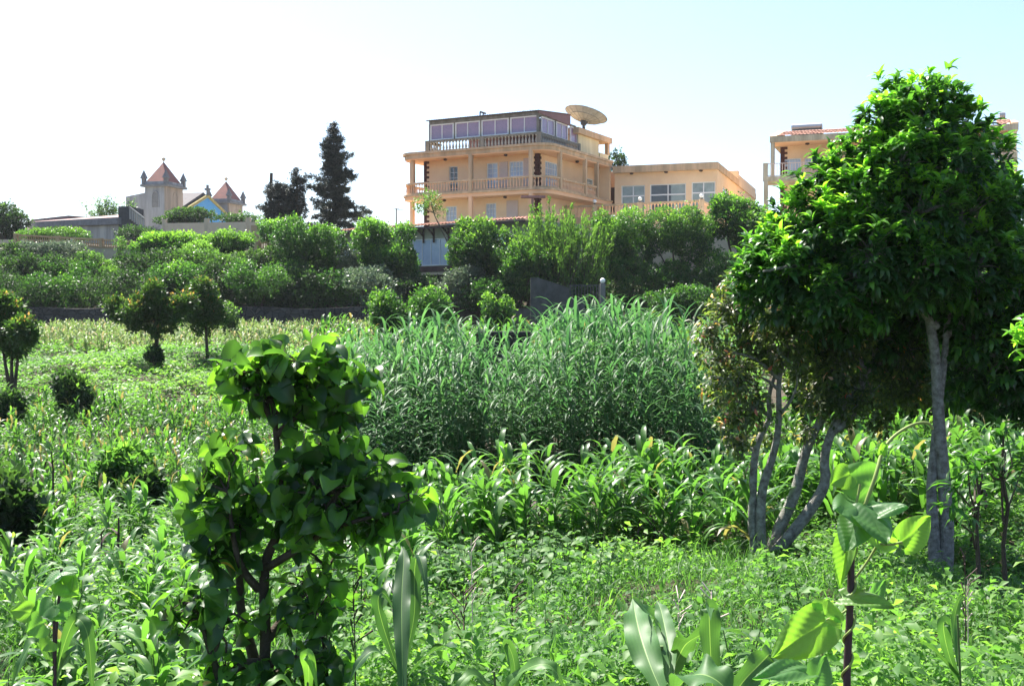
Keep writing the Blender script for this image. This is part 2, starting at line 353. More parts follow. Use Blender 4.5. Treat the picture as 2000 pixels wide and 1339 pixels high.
def strip(mb, pts, half, z0, z1, mat=0):
    """box strip following a polyline of xy points"""
    pts = [np.array(p[:2], float) for p in pts]; n = len(pts); L = []; Rr = []
    for i, p in enumerate(pts):
        t = pts[min(i+1, n-1)] - pts[max(i-1, 0)]; t = t / np.linalg.norm(t); q = np.array([-t[1], t[0]]) * half
        L.append(p + q); Rr.append(p - q)
    z0 = [z0]*n if np.isscalar(z0) else z0; z1 = [z1]*n if np.isscalar(z1) else z1
    v = []
    for i in range(n): v += [(*L[i], z0[i]), (*Rr[i], z0[i]), (*Rr[i], z1[i]), (*L[i], z1[i])]
    f = [[4*i+a, 4*i+b, 4*i+4+b, 4*i+4+a] for i in range(n-1) for a, b in ((0,1),(1,2),(2,3),(3,0))]
    f += [[3,2,1,0], [4*n-4, 4*n-3, 4*n-2, 4*n-1]]
    mb.add(v, f, mat)
def tiled_slope(mb, A, B, C, Dd, n, mat=0, amp=.04):
    """rows of pantiles: eave edge A->B, ridge edge Dd->C"""
    A, B, C, Dd = [np.array(q, float) for q in (A, B, C, Dd)]
    nn = nrm(np.cross(B - A, Dd - A)); nn = nn if nn[2] > 0 else -nn
    k = n * 4; t = np.linspace(0, 1, k + 1); h = amp * np.abs(np.sin(t * n * math.pi))
    rows = max(2, int(np.linalg.norm(Dd - A) / .35)); V = []
    for r_ in range(rows + 1):
        for e in ((0, 1) if 0 < r_ < rows else (0,)):
            s = r_ / rows
            lo = A + (Dd - A) * s; hi = B + (C - B) * s
            V.append(lo + (hi - lo) * t[:, None] + nn * (h + (.05 if (e == 1 or r_ == 0) else .0))[:, None])
    m = len(V); V = np.concatenate(V); i = np.arange(m - 1)[:, None] * (k+1) + np.arange(k)[None]
    mb.add(V, np.stack([i, i+1, i+k+2, i+k+1], -1).reshape(-1, 4), mat, .5, False)

# ================================================================ HOTEL
def hotel():
    fr = Frame(1052, 75, 1148)
    root = thing('hotel_building', fr(4, 4, gz(0, 78)), 'three storey peach hotel with wraparound balcony and glazed rooftop room, below the big dish', 'building')
    FR, SD = Face(fr, 'front'), Face(fr, 'side')
    aL = fr.af(829); bE = fr.bf(1195, -1.4); bW = fr.bf(1166)
    zf, zc = 7.95 + EZ, 10.5 + EZ           # balcony floor, ceiling
    zs = 10.92 + EZ                          # top of the roof slab
    zl = 3.0 + EZ
    # windows (front)
    W = []
    def fx(p): return fr.af(p)
    Hs = []
    dA = (fx(894), fx(877), zf, fr.z(325, fx(885), 0)); Hs.append(dA)
    dB = (fx(972), fx(951), zf, fr.z(318.5, fx(960), 0)); Hs.append(dB)
    wC = (fx(1022), fx(995), fr.z(345, fx(1008), 0), fr.z(315, fx(1008), 0)); Hs.append(wC)
    lw = [(fx(892), fx(871), zf - 2.15, fr.z(403, fx(880), 0)), (fx(969), fx(949), zf - 2.15, fr.z(397, fx(960), 0))]
    Hs += lw
    body = MB()
    wallface(body, FR, -.01, aL, zl, zc, Hs)
    bs = fr.bf
    sA = (bs(1065), bs(1089), zf, fr.z(317, 0, bs(1077))); sB = (bs(1146), bs(1158), fr.z(371, 0, bs(1152)), fr.z(349, 0, bs(1152)))
    wallface(body, SD, 0, bW, zl, zc, [sA, sB])
    # core, back and left walls
    body.fbox(fr, .25, aL - .0, .25, bW, zl, zc)
    body.fbox(fr, .25, aL, bW, bW + 3.2, zl, zc)
    body.build('wall', CREAM, root)
    window(root, FR, *dA, cols=2, rows=5, pane=GDARK, d=-.12, name='door')
    window(root, FR, *dB, cols=2, rows=6, pane=CURT, d=-.08, name='door')
    window(root, FR, *wC, cols=4, rows=3, pane=CURT, d=-.06)
    for q in lw: window(root, FR, *q, cols=3, rows=4, pane=CURT, d=-.08)
    window(root, SD, *sA, cols=5, rows=5, pane=CURT, d=-.06, name='door')
    window(root, SD, *sB, cols=3, rows=3, pane=GGREEN, d=-.08)
    for a, b, z0, z1 in ((fx(992), fx(976), zf + .02, zc - .5), (fx(1034.5), fx(1023), zf + .02, zc - .35), (fx(1012), fx(990), zf - 2.1, zf - .62)):
        m = MB(); FR.box(m, a, b, z0, z1, .01, .06)
        n = 9
        for i in range(n):
            z = z0 + .1 + (z1 - z0 - .2) * i / n; FR.box(m, a + .05, b - .05, z, z + .04, .06, .075)
        m.build('shutter', SHUT, root)
    # quoins
    for F, s, lohi in ((FR, 1, ((0, .28), (0, .48))), (SD, 1, ((0, .22), (0, .36)))):
        m = MB(); k = 0; z = zf + .02 if s else zl
        z = zf - 2.6
        while z < zc - .05:
            h = .17
            if zf - .35 < z and len(m.c) and m.c[0][0][0][2] < zf - .4: m.build('corner_stones', QUOIN, root); m = MB()
            if not (zf - .35 < z < zf - .02): F.box(m, -.03 if F is FR else -.03, lohi[k % 2][1], z, min(z + h, zc), 0, .03)
            z += h + .005; k += 1
        m.build('corner_stones', QUOIN, root)
    m = MB(); k = 0; z = zf - 2.6
    while z < zc - .05:
        if zf - .35 < z and len(m.c) and m.c[0][0][0][2] < zf - .4: m.build('corner_stones', QUOIN, root); m = MB()
        if not (zf - .35 < z < zf - .02): FR.box(m, aL - (.22 if k % 2 else .42), aL + .02, z, min(z + .17, zc), 0, .03)
        z += .175; k += 1
    m.build('corner_stones', QUOIN, root)
    # slab outline: front offset 1.4, side offset 1.4, rounded corners
    def outline(o, ext_l, chop=0.):
        pts = []
        aX = aL + ext_l
        # left back -> left front (rounded) -> front right (rounded) -> side back
        def arc(cx, cy, r, t0, t1, n=8): return [(cx + r * math.cos(t), cy + r * math.sin(t)) for t in np.linspace(t0, t1, n)]
        rl = 1.3; rr = 1.15
        L = [(aX, 2.5)] + arc(aX - rl, -o + rl, rl, 0, -math.pi / 2) + arc(-o + rr, -o + rr, rr, -math.pi/2, -math.pi, 7) + [(-o, bE)]
        return L
    out = outline(1.4, 1.35)
    o2 = outline(1.3, 1.25)
    def xy(L): return [fr(a, b, 0)[:2] for a, b in L]
    def slab(L, z0, z1, mat, nm, backfill=True):
        m = MB(); m.prism(xy(L + [(1.5, L[-1][1]), (1.5, 3.0), (L[0][0], 3.0)]), z0, z1); return m.build(nm, mat, root)
    slab(out, zc, zs - .16, EDGE, 'roof_slab'); slab(outline(1.5, 1.45), zs - .16, zs, EDGE, 'roof_edge')
    slab(out, zf - .36, zf - .12, PEACH, 'balcony_slab'); slab(outline(1.48, 1.43), zf - .12, zf, EDGE, 'balcony_edge')
    slab(outline(1.36, 1.3), zc - .07, zc - .004, PEACH, 'ceiling')
    # balcony rail following the outline, ends before the entrance
    bR = fr.bf(1168, -1.3)
    rail = [q for q in o2 if True][:-1] + [(-1.3, bR)]
    rz = 8.78 + EZ
    m = MB(); strip(m, xy(rail), .09, rz - .13, rz); strip(m, xy(rail), .06, zf, zf + .12)
    br = m.build('balcony_railing', EDGE, root)
    balusters(br, xy(rail), .2, zf + .12, rz - .13, PEACH, .055, limit=100)
    # columns
    cols = [(fr.af(920, -1.3), -1.3), (fr.af(1037.5, -1.3), -1.3), (aL + .35, -1.3 + .35), (aL + 1.15, .2)]
    cols += [(-1.3, fr.bf(p, -1.3)) for p in (1093, 1142, 1165)]
    for i, (a, b) in enumerate(cols):
        m = MB(); m.fbox(fr, a - .13, a + .13, b - .13, b + .13, zf, zc - .004)
        m.build('column', EDGE, root)
        if i in (0, 1, 3):
            m = MB(); m.fbox(fr, a - .13, a + .13, b - .13, b + .13, zl, zf - .36); m.build('column', PEACH, root)
    # ceiling lamps
    for a, b, z in ((fx(880), -.7, zc - .07), (fx(997), -.7, zc - .07), (-.7, fr.bf(1127, -.7), zc - .07), (fx(878), -.7, zf - .37), (fx(996), -.7, zf - .37)):
        m = MB(); m.lathe(fr(a, b, z), [(.02, -.16), (.12, -.13), (.14, -.04), (.06, 0)], 10); m.build('ceiling_lamp', BROWN, root)
    # entrance recess at the far right end
    m = MB(); m.fbox(fr, -1.3, 0, bE - .25, bE, zf - 1.0, zc); m.build('end_wall', CREAM, root)
    m = MB(); m.fbox(fr, -.9, -.2, bW + 2.2, bW + 2.3, zf - .6, zf + 1.3); m.build('door', BROWN, root)
    m = MB(); m.fbox(fr, -1.35, .2, bW + 2.3, bW + 2.5, zf - .8, zc); m.build('end_wall', PEACH, root)
    # rooftop: grey balustrade, glazing, roof
    zb0, zb1 = zs + .02, 11.85 + EZ; zg1 = 13.05 + EZ
    aG = fr.af(840, -.1); bG = fr.bf(1128, -.1)
    path = [fr(aG + .15, 1.6, 0), fr(aG + .15, -.12, 0), fr(-.12, -.12, 0), fr(-.12, bG, 0)]
    m = MB(); strip(m, path, .1, zb0, zb0 + .12); strip(m, path, .1, zb1 - .14, zb1)
    for a, b in ((aG + .15, -.12), (-.12, -.12), (-.12, bG), (fr.af(943, -.1), -.12)): m.fbox(fr, a - .16, a + .16, b - .12, b + .12, zb0, zb1 + .003)
    rb = m.build('rooftop_balustrade', GREYC, root)
    balusters(rb, path, .26, zb0 + .12, zb1 - .14, CONC, .09, limit=80)
    FG, SG = Face(fr, 'front', .12), Face(fr, 'side', .12)
    px = [840, 888.5, 939.5, 995.5, 1053.5]
    for i in range(4):
        a1, a0 = fr.af(px[i] + 1.5, .12), fr.af(px[i+1] - 1.5, .12)
        window(root, FG, a0, a1, zb1 + .03, zg1 - .02 , cols=2, rows=1, pane=MAUVE, d=0, fw=.09, bar=.07, name='rooftop_window')
    b0 = .15
    for p0, p1 in ((1056.5, 1082), (1085.5, 1108), (1113, 1127)):
        window(root, SG, fr.bf(p0, .12), fr.bf(p1, .12), zb1 + .03, zg1 - .02, cols=2 if p0 < 1100 else 1, rows=1, pane=MAUVE, d=0, fw=.09, bar=.07, name='rooftop_window')
    m = MB(); FG.box(m, fr.af(840, .12), 0.05, zg1, zg1 + .22, -.1, .1); SG.box(m, -.0, bG, zg1, zg1 + .1, -.1, .1)
    for p in px[:-1]: FG.box(m, fr.af(p + 1, .12), fr.af(p - 1, .12), zb1, zg1, -.06, .05)
    m.fbox(fr, .04, .2, .04, .2, zb1, zg1)
    m.build('rooftop_frame', GREYC, root)
    # mono pitch roof rising to the back, corrugated
    bK = fr.bf(1115, -.1); zr0, zr1 = zg1 + .25, 13.8 + EZ
    n = 46; aa = np.linspace(-.12, aG + .3, n * 2 + 1); V = []
    for a, k in zip(aa, range(len(aa))):
        h = .04 * (k % 2); V += [fr(a, -.15, zr0 + h), fr(a, bK, zr1 + h), fr(a, -.15, zr0 + h - .03), fr(a, bK, zr1 + h - .03)]
    F_ = []
    for i in range(len(aa) - 1):
        q = 4 * i; F_ += [[q, q+4, q+5, q+1], [q+2, q+3, q+7, q+6], [q, q+2, q+6, q+4], [q+1, q+5, q+7, q+3]]
    m = MB().add(V, F_, 0); m.build('corrugated_roof', ROOFD, root)
    m = MB(); V = [fr(a, b, z) for a in (-.05, .05) for b, z in ((-.05, zg1 + .1), (bK, zg1 - .06), (bK, zr1 - .02), (-.05, zr0 - .02))]
    m.add(V, [[0,1,2,3],[7,6,5,4],[0,4,5,1],[1,5,6,2],[2,6,7,3],[3,7,4,0]]); m.build('gable_panel', MAUVEP, root)
    m = MB(); m.fbox(fr, .3, aG - .3, bK - .1, bK, zs, zr1 - .1); m.build('rear_wall', MAUVEP, root)
    m = MB(); m.fbox(fr, .3, .5, bG, bG + .5, zs, zg1); m.build('post', GREYC, root)
    # solid rooftop volume to the right
    b1, b2 = fr.bf(1129, 0), fr.bf(1169, 0)
    m = MB(); m.fbox(fr, 0, 4, b1, b2, zs, 12.6 + EZ); m.build('rooftop_wall', YSTAIN, root)
    bX = fr.bf(1195, -.3)
    m = MB(); m.fbox(fr, -.3, 5, b1 - .6, bX, 12.6 + EZ, 13.02 + EZ); m.build('rooftop_slab', EDGE, root)
    m = MB(); m.fbox(fr, -.1, 3.5, b2 + .02, bX - .3, zs, zs + .8); m.build('parapet', YSTAIN, root)
    m = MB(); m.fbox(fr, -.1, .15, fr.bf(1184, 0), fr.bf(1188, 0), zs + .8, 12.6 + EZ); m.build('post', EDGE, root)
    # pipes on the roof
    for p, y0, y1, h in ((938, 219, 228, 0), (944, 219, 228, 1)):
        a = fr.af(p, 2); z = fr.z(y0, a, 2); m = MB(); m.tube([fr(a, 2, zr0), fr(a, 2, z)], .05, 6)
        if h: m.tube([fr(a - .2, 2, z - .12), fr(a + .25, 2, z + .05)], .07, 6)
        m.build('roof_pipe', DARKM, root)
    a = fr.af(1023, 2); z = fr.z(214.5, a, 2); m = MB(); m.tube([fr(a, 2, zr0), fr(a, 2, z)], .03, 5); m.tube([fr(a + .0, 2, z), fr(a - .62, 2, z + .02)], .03, 5)
    m.build('aerial', STEEL, root)
    # small brown canopy in front of the lower floor
    m = MB(); q = P(1040, 383, 72.5); m.box((q[0] - .75, q[1] - .2, q[2] - .1), (q[0] + .85, q[1] + .5, q[2] + .02)); m.box((q[0]-.08, q[1], q[2]-1.6), (q[0]+.08, q[1]+.16, q[2]-.1)); m.build('canopy', MAUVEP, root)
    # dish
    D = 82.0; c = P(1142.5, 232, D); s = D / FPX
    foot = P(1141, 255, D)
    dr = thing('satellite_dish', (foot[0], foot[1], 13.02 + EZ), 'large round beige satellite dish on a short mast on top of the hotel roof', 'satellite dish')
    ax = nrm(np.array([.28, .15, .95])); r = 42 * s
    def bowl(r0, r1, n=8, th=0.):
        rr = np.linspace(r0, r1, n); return [(q, .36 * r * (q / r) ** 2 + th) for q in rr]
    cc = c - ax * .12 * r
    m = MB(); m.lathe(cc, bowl(.02, r * .7) , 32, axis=ax); m.lathe(cc, bowl(r * .7, r), 32, axis=ax)
    m.lathe(cc, [(q, z - .03) for q, z in bowl(.02, r)], 32, axis=ax); m.build('reflector', DISHM, dr)
    m = MB(); a_ = np.linspace(0, 2 * math.pi, 33); u = nrm(np.cross(ax, (.3, 1, .1))); v = np.cross(ax, u)
    for q in (r, r * .7, r * .3):
        m.tube([cc + ax * (.36 * r * (q / r) ** 2 - .04) + q * (u * math.cos(t) + v * math.sin(t)) for t in a_], .03, 5, cap=False)
    for t in a_[:-1:2]:
        m.tube([cc + ax * (.36 * r * (q / r) ** 2 - .04) + q * (u * math.cos(t) + v * math.sin(t)) for q in np.linspace(.25 * r, r, 5)], .014, 4)
    m.build('rib_frame', DISHR, dr)
    m = MB(); m.tube([(foot[0], foot[1], 13.0 + EZ), cc - ax * .25], [.12, .09], 8); m.tube([cc - ax * .3, cc], [.2, .3], 10); m.build('mast', DARKM, dr)
hotel()

# ================================================================ ANNEX
def annex():
    fr = Frame(1399, 80, 740)
    root = thing('low_annex', fr(3, 3, gz(12, 82)), 'single storey cream annex with flat roof and wide grey-green windows, right of the hotel', 'building')
    FR, SD = Face(fr, 'front'), Face(fr, 'side')
    zt = 10.45 + EZ; zb = 5.6 + EZ; aL = fr.af(1200, 0)
    H = []
    for p0, p1, y in ((1259, 1213, 362), (1339, 1269, 359), (1397, 1350, 355)):
        a, b = fr.af(p0, .0), fr.af(p1, .0); a = max(a, .12); H.append((a, b, zb + .9, fr.z(y, (a + b) / 2, 0)))
    bE = fr.bf(1474, 0); b1 = fr.bf(1440, 0)
    S = []
    for p0, p1, y in ((1411, 1423, 368), (1427, 1438, 381)):
        a, b = fr.bf(p0), fr.bf(p1); S.append((a, b, zb + 1.2, fr.z(y, 0, (a + b) / 2)))
    m = MB(); wallface(m, FR, 0, aL, zb, zt - .5, H); wallface(m, SD, 0, bE, zb, zt - .5, S)
    m.fbox(fr, .25, aL, .25, bE, zb, zt - .5); m.build('wall', CREAM, root)
    m = MB(); m.fbox(fr, -.12, aL + .05, -.45, b1, zt - .5, zt); m.build('roof_slab', EDGE, root)
    m = MB(); m.fbox(fr, -.1, aL, b1, bE, zt - .5, zt + .02); m.fbox(fr, -.05, 2.2, b1, b1 + .4, zt + .02, zt + .75); m.fbox(fr, -.05, .2, b1 + .4, bE, zt + .02, zt + .45)
    m.build('raised_parapet', CREAM, root)
    for i, h in enumerate(H):
        W = window(root, FR, *h, cols=2, rows=1, pane=GGREEN, d=-.1, fw=.07, bar=.07)
        b = MB(); zc = h[3] - .78; FR.box(b, h[0] + .07, h[1] - .07, zc - .05, zc + .05, -.12, -.075); b.build('transom', WHITE, W)
        if i == 1:
            b = MB(); t = h[0] + (h[1] - h[0]) * .42; b.quad(FR(t, h[2] + .08, -.115), FR(h[1] - .08, h[2] + .08, -.115), FR(h[1] - .08, h[3] - .08, -.115), FR(t, h[3] - .08, -.115)); b.build('open_sash', GDARK, W)
    for h in S: window(root, SD, *h, cols=2, rows=2, pane=GGREEN)
    for p in (1233, 1300, 1368):
        a = fr.af(p, -.2); m = MB(); m.lathe(fr(a, -.2, zt - .5), [(.02, -.14), (.13, -.1), (.15, -.03), (.05, 0)], 10); m.build('ceiling_lamp', BROWN, root)
annex()

# ================================================================ TERRACE BALUSTRADE with globe lamps
def terrace():
    A = P(1150, 398.5, 78); B = P(1370, 390, 74); C = P(1392, 401, 78.5)
    zt = B[2]; root = thing('terrace_balustrade', (B[0], B[1], zt - .9), 'peach terrace balustrade with thick handrail in front of the low annex', 'balustrade')
    A2 = P(1067, 404, 79)
    path = [A2[:2], A[:2], B[:2], C[:2]]
    m = MB(); strip(m, path, .1, zt - .14, zt); m.build('handrail', EDGE, root)
    m = MB(); strip(m, path, .11, zt - 1.3, zt - .86); bs = m.build('base', EDGE, root)
    balusters(root, path, .24, zt - .86, zt - .14, PEACH, .07, limit=70)
    pos = []
    for px in (1067, 1162, 1253, 1370):
        if px < 1150: a = A2
        else:
            t = (px - 1150) / 220; a = A + (B - A) * t
        m = MB(); m.box((a[0] - .16, a[1] - .16, zt - .86), (a[0] + .16, a[1] + .16, zt + .03)); m.build('post', EDGE, root); pos.append(a)
    labs = ['white globe lamp leftmost on the terrace, half hidden by the feathery shrub', 'white globe lamp beside the hotel entrance, left end of the visible handrail', 'white globe lamp on the handrail in front of the middle annex window', 'white globe lamp on the right corner post of the terrace balustrade']
    for a, l in zip(pos, labs):
        r = thing('globe_lamp', (a[0], a[1], zt + .03), l, 'lamp', 'globe lamps on the terrace balustrade')
        m = MB(); m.lathe((a[0], a[1], zt + .03), [(.1, 0), (.1, .03), (.04, .06), (.04, .1)], 10); m.build('lamp_base', DARKM, r)
        m = MB(); t = np.linspace(-math.pi/2, math.pi/2, 9); m.lathe((a[0], a[1], zt + .26), [(max(.14 * math.cos(q), .002), .14 * math.sin(q)) for q in t], 14); m.build('globe', LAMPG, r)
terrace()
def added_courtyard():
    z = 4.9 + EZ; poly = [(4.6, 70.5), (9, 69.5), (70, 66), (70, 97), (-16, 97), (-16, 86), (-5, 76.5), (1, 73)]
    m = MB(); m.prism(poly, z - .2, z); tag(m.build('added_bounce_paving', PAVE), kind='structure')  # unseen paving, added to bounce sunlight onto the hotel walls
    m = MB(); strip(m, poly[:3], .15, 1.2 + EZ, z - .004); tag(m.build('terrace_wall', BEIGE, loc=(5, 70.5, EZ + 1.2)), 'pale terrace retaining wall mostly hidden behind the rounded fig trees', 'wall')
    # unseen pale yard added by the church, bounces sunlight up
    poly = [(-50, 84), (-23, 79), (-20, 97), (-24, 125), (-50, 125)]; z = 6.9 + EZ
    m = MB(); m.prism([(-60, 98.5), (-26, 98.5), (-18, 125), (-60, 125)], z - .3, z); tag(m.build('added_bounce_yard', PAVE), kind='structure')
added_courtyard()

# ================================================================ RIGHT HOUSE
def house():
    fr = Frame(1981, 76, 800)
    root = thing('balcony_house', fr(5, 4, gz(28, 78)), 'peach apartment house with red tiled roof edge and railed balconies, behind the tall right tree', 'building')
    FR, SD = Face(fr, 'front'), Face(fr, 'side')
    aL = fr.af(1502, 0); z1 = 12.58 + EZ; z0 = z1 - .42; zb = 3 + EZ
    zfl = fr.z(345, aL, -1.) ; dp = 2.0
    # recessed wall
    wl = aL - .55
    Hh = [(fr.af(1563, dp), fr.af(1529, dp), zfl, fr.z(309, aL - 2, dp)), (fr.af(1590, dp), fr.af(1570, dp), zfl + .9, fr.z(309, aL - 3, dp)), (.9, 2.3, zfl, zfl + 2.2)]
    FB = Face(fr, 'front', dp)
    m = MB(); wallface(m, FB, 0, wl, zfl, z0, Hh); wallface(m, FB, 0, wl, zb, zfl - .3, []); m.fbox(fr, 0, wl, dp + .25, dp + 8, zb, z0)
    m.fbox(fr, 0, .25, .0, dp, zb, z0)
    m.build('wall', CREAM, root)
    for h in Hh: window(root, FB, *h, cols=3, rows=1, pane=CURT, d=-.08)
    m = MB(); k = 0; z = zb
    while z < z0 - .1: FB.box(m, wl - (.3 if k % 2 else .5), wl + .02, z, z + .18, 0, .04); z += .185; k += 1
    m.build('corner_stones', QUOIN, root)
    m = MB(); m.fbox(fr, -.1, aL, -.1, dp + 8, z0, z1); m.build('roof_slab', EDGE2, root)
    m = MB(); m.fbox(fr, .1, aL - .1, 0, dp, z0 - .03, z0 - .003); m.build('ceiling', PEACH, root)
    zr = z1 + .5
    for lo, hi in ((fr.af(1944, 0), .35), (aL - .45, fr.af(1700, 0))):
        a0, a1 = max(lo, hi), min(lo, hi)
        m = MB(); tiled_slope(m, fr(a0, .0, z1), fr(a1, .0, z1), fr(a1 - 0, 1.2, zr), fr(a0 - .5 if a0 > 10 else a0, 1.2, zr), int(abs(a0 - a1) / .25)); m.build('tiled_roof', TILE, root)
    m = MB(); m.prism([fr(-.1, -.1, 0)[:2], fr(-.1, 3, 0)[:2], fr(.33, 3, 0)[:2], fr(.33, -.1, 0)[:2]], z1, [z1 + .1, zr + .2, zr + .2, z1 + .1]); m.build('roof_coping', CREAM, root)
    m = MB(); m.prism([fr(aL - .5, 0, 0)[:2], fr(aL, 0, 0)[:2], fr(aL - .45, 1.2, 0)[:2], fr(aL - .95, 1.2, 0)[:2]], z1, [z1 + .05, z1 + .05, zr + .05, zr + .05]); m.build('roof_coping', CREAM, root)
    # balconies
    q = fr.af(1489, -1.0)
    m = MB(); m.fbox(fr, .0, q, -1.0, dp, zfl - .33, zfl); m.build('balcony_slab', EDGE2, root)
    m = MB(); m.fbox(fr, q - .32, q, -1.0, -.7, zfl, zfl + 1.0); m.fbox(fr, -.0, .3, -1, -.7, zfl, zfl + 1.); m.build('railing_post', EDGE2, root)
    m = MB(); a0 = q - .32; strip(m, [fr(a0, -.85, 0), fr(.3, -.85, 0)], .03, zfl + .92, zfl + .97); strip(m, [fr(a0, -.85, 0), fr(.3, -.85, 0)], .03, zfl + .04, zfl + .08)
    rl = m.build('railing', SHUT, root); balusters(rl, [fr(a0, -.85, 0), fr(.3, -.85, 0)], .19, zfl + .08, zfl + .92, SHUT, .017, 'bar', 90)
    for a, b, lo, hi in ((aL - .2, .1, zfl, z0 - .03), (.4, .1, zfl, z0), (fr.af(1495, -.9), -.9, zb, zfl - .33)):
        m = MB(); m.fbox(fr, a - .14, a + .14, b - .14, b + .14, lo, hi); m.build('column', EDGE2, root)
    m = MB(); a = fr.af(1575, .9); m.lathe(fr(a, .9, z0 - .03), [(.02, -.16), (.15, -.12), (.16, -.04), (.05, 0)], 10); m.build('ceiling_lamp', BROWN, root)
    for p0, p1, y, b, l in ((1544, 1606, 246, 1.6, 'long grey solar water tank above the left end of the tiled roof'), (1948, 1962, 222, 1.6, 'small grey solar water tank above the right end of the tiled roof')):
        a1, a0 = fr.af(p0, b), fr.af(p1, b); z = fr.z(y, a1, b)
        t = thing('solar_water_heater', fr((a0 + a1) / 2, b, zr), l, 'water heater', 'solar water heaters on the balcony house')
        m = MB(); m.tube([fr(a0 + .12, b, z - .12), fr(a1, b, z - .12)], .24, 12); m.build('tank', STEEL, t)
        m = MB()
        for a in (a0 + .1, a1 - .2): m.fbox(fr, a - .02, a + .02, b - .22, b + .22, z1, z + .0)
        m.fbox(fr, a0, a1, b - .2, b + .2, z1 - 0, z - .38); m.build('support_frame', CONC, t)
house()

# ================================================================ RESTAURANT PAVILION with tiled roof
def pavilion():
    fr = Frame(1040, 64, 1837)
    root = thing('tiled_pavilion', fr(8, 2, gz(-4, 68)), 'long single storey pavilion with a red tiled roof and big windows, below the hotel', 'building')
    FR = Face(fr, 'front'); zt = 5.05 + EZ; zb = 1.2 + EZ; aL = fr.af(640)
    H = []
    for p0, p1, y0, y1 in ((877, 806, 513, 458), (697, 655, 492, 468), (1000, 905, 513, 455)):
        a, b = fr.af(p0), fr.af(p1); H.append((a, b, 2.62 + EZ, 4.3 + EZ))
    m = MB(); wallface(m, FR, 0, aL, 2.3 + EZ, zt, H, mat=0); m.fbox(fr, .0, aL, .25, 5, zb, zt); m.build('wall', GREENW, root)
    m = MB(); FR.box(m, 0, aL, 2.25 + EZ, 2.58 + EZ, .0, .08); m.build('brown_band', BROWN, root)
    m = MB(); FR.box(m, 0, aL, 2.02 + EZ, 2.18 + EZ, .0, .35); m.build('cream_ledge', BEIGE, root)
    m = MB(); FR.box(m, 0, aL, zb - 1, 2.02 + EZ, -.1, .05); m.build('base_wall', CONCD, root)
    for h in H: window(root, FR, *h, cols=4, rows=1, pane=CURT, d=-.05, fw=.05, bar=.035)
    m = MB(); FR.box(m, H[0][0] - .55, H[0][0] - .05, 2.6 + EZ, 4.3 + EZ, .0, .06); m.build('brown_pier', BROWN, root)
    e = -.75; ze = 5.05 + EZ
    m = MB(); tiled_slope(m, fr(aL + .6, e, ze), fr(0, e, ze), fr(0, 3, ze + .5), fr(aL + .6, 3, ze + .5), int(aL / .28), amp=.05); m.build('tiled_roof', TILE, root)
    m = MB(); m.fbox(fr, 0, aL + .6, e + .03, e + .1, ze - .16, ze - .01); m.build('eave_board', BROWN, root)
    for p in (672, 828, 848, 877, 940):
        a = fr.af(p); m = MB(); m.fbox(fr, a - .05, a + .05, -.08, -.002, zt - 1., zt); m.add([fr(a + s, b, z) for s in (-.04, .04) for b, z in ((-.08, zt - .6), (-.6, zt - .15), (-.6, zt - .05), (-.08, zt - .48))], [[0,1,2,3],[7,6,5,4],[0,4,5,1],[1,5,6,2],[2,6,7,3],[3,7,4,0]]); m.build('bracket', BROWN, root)
pavilion()

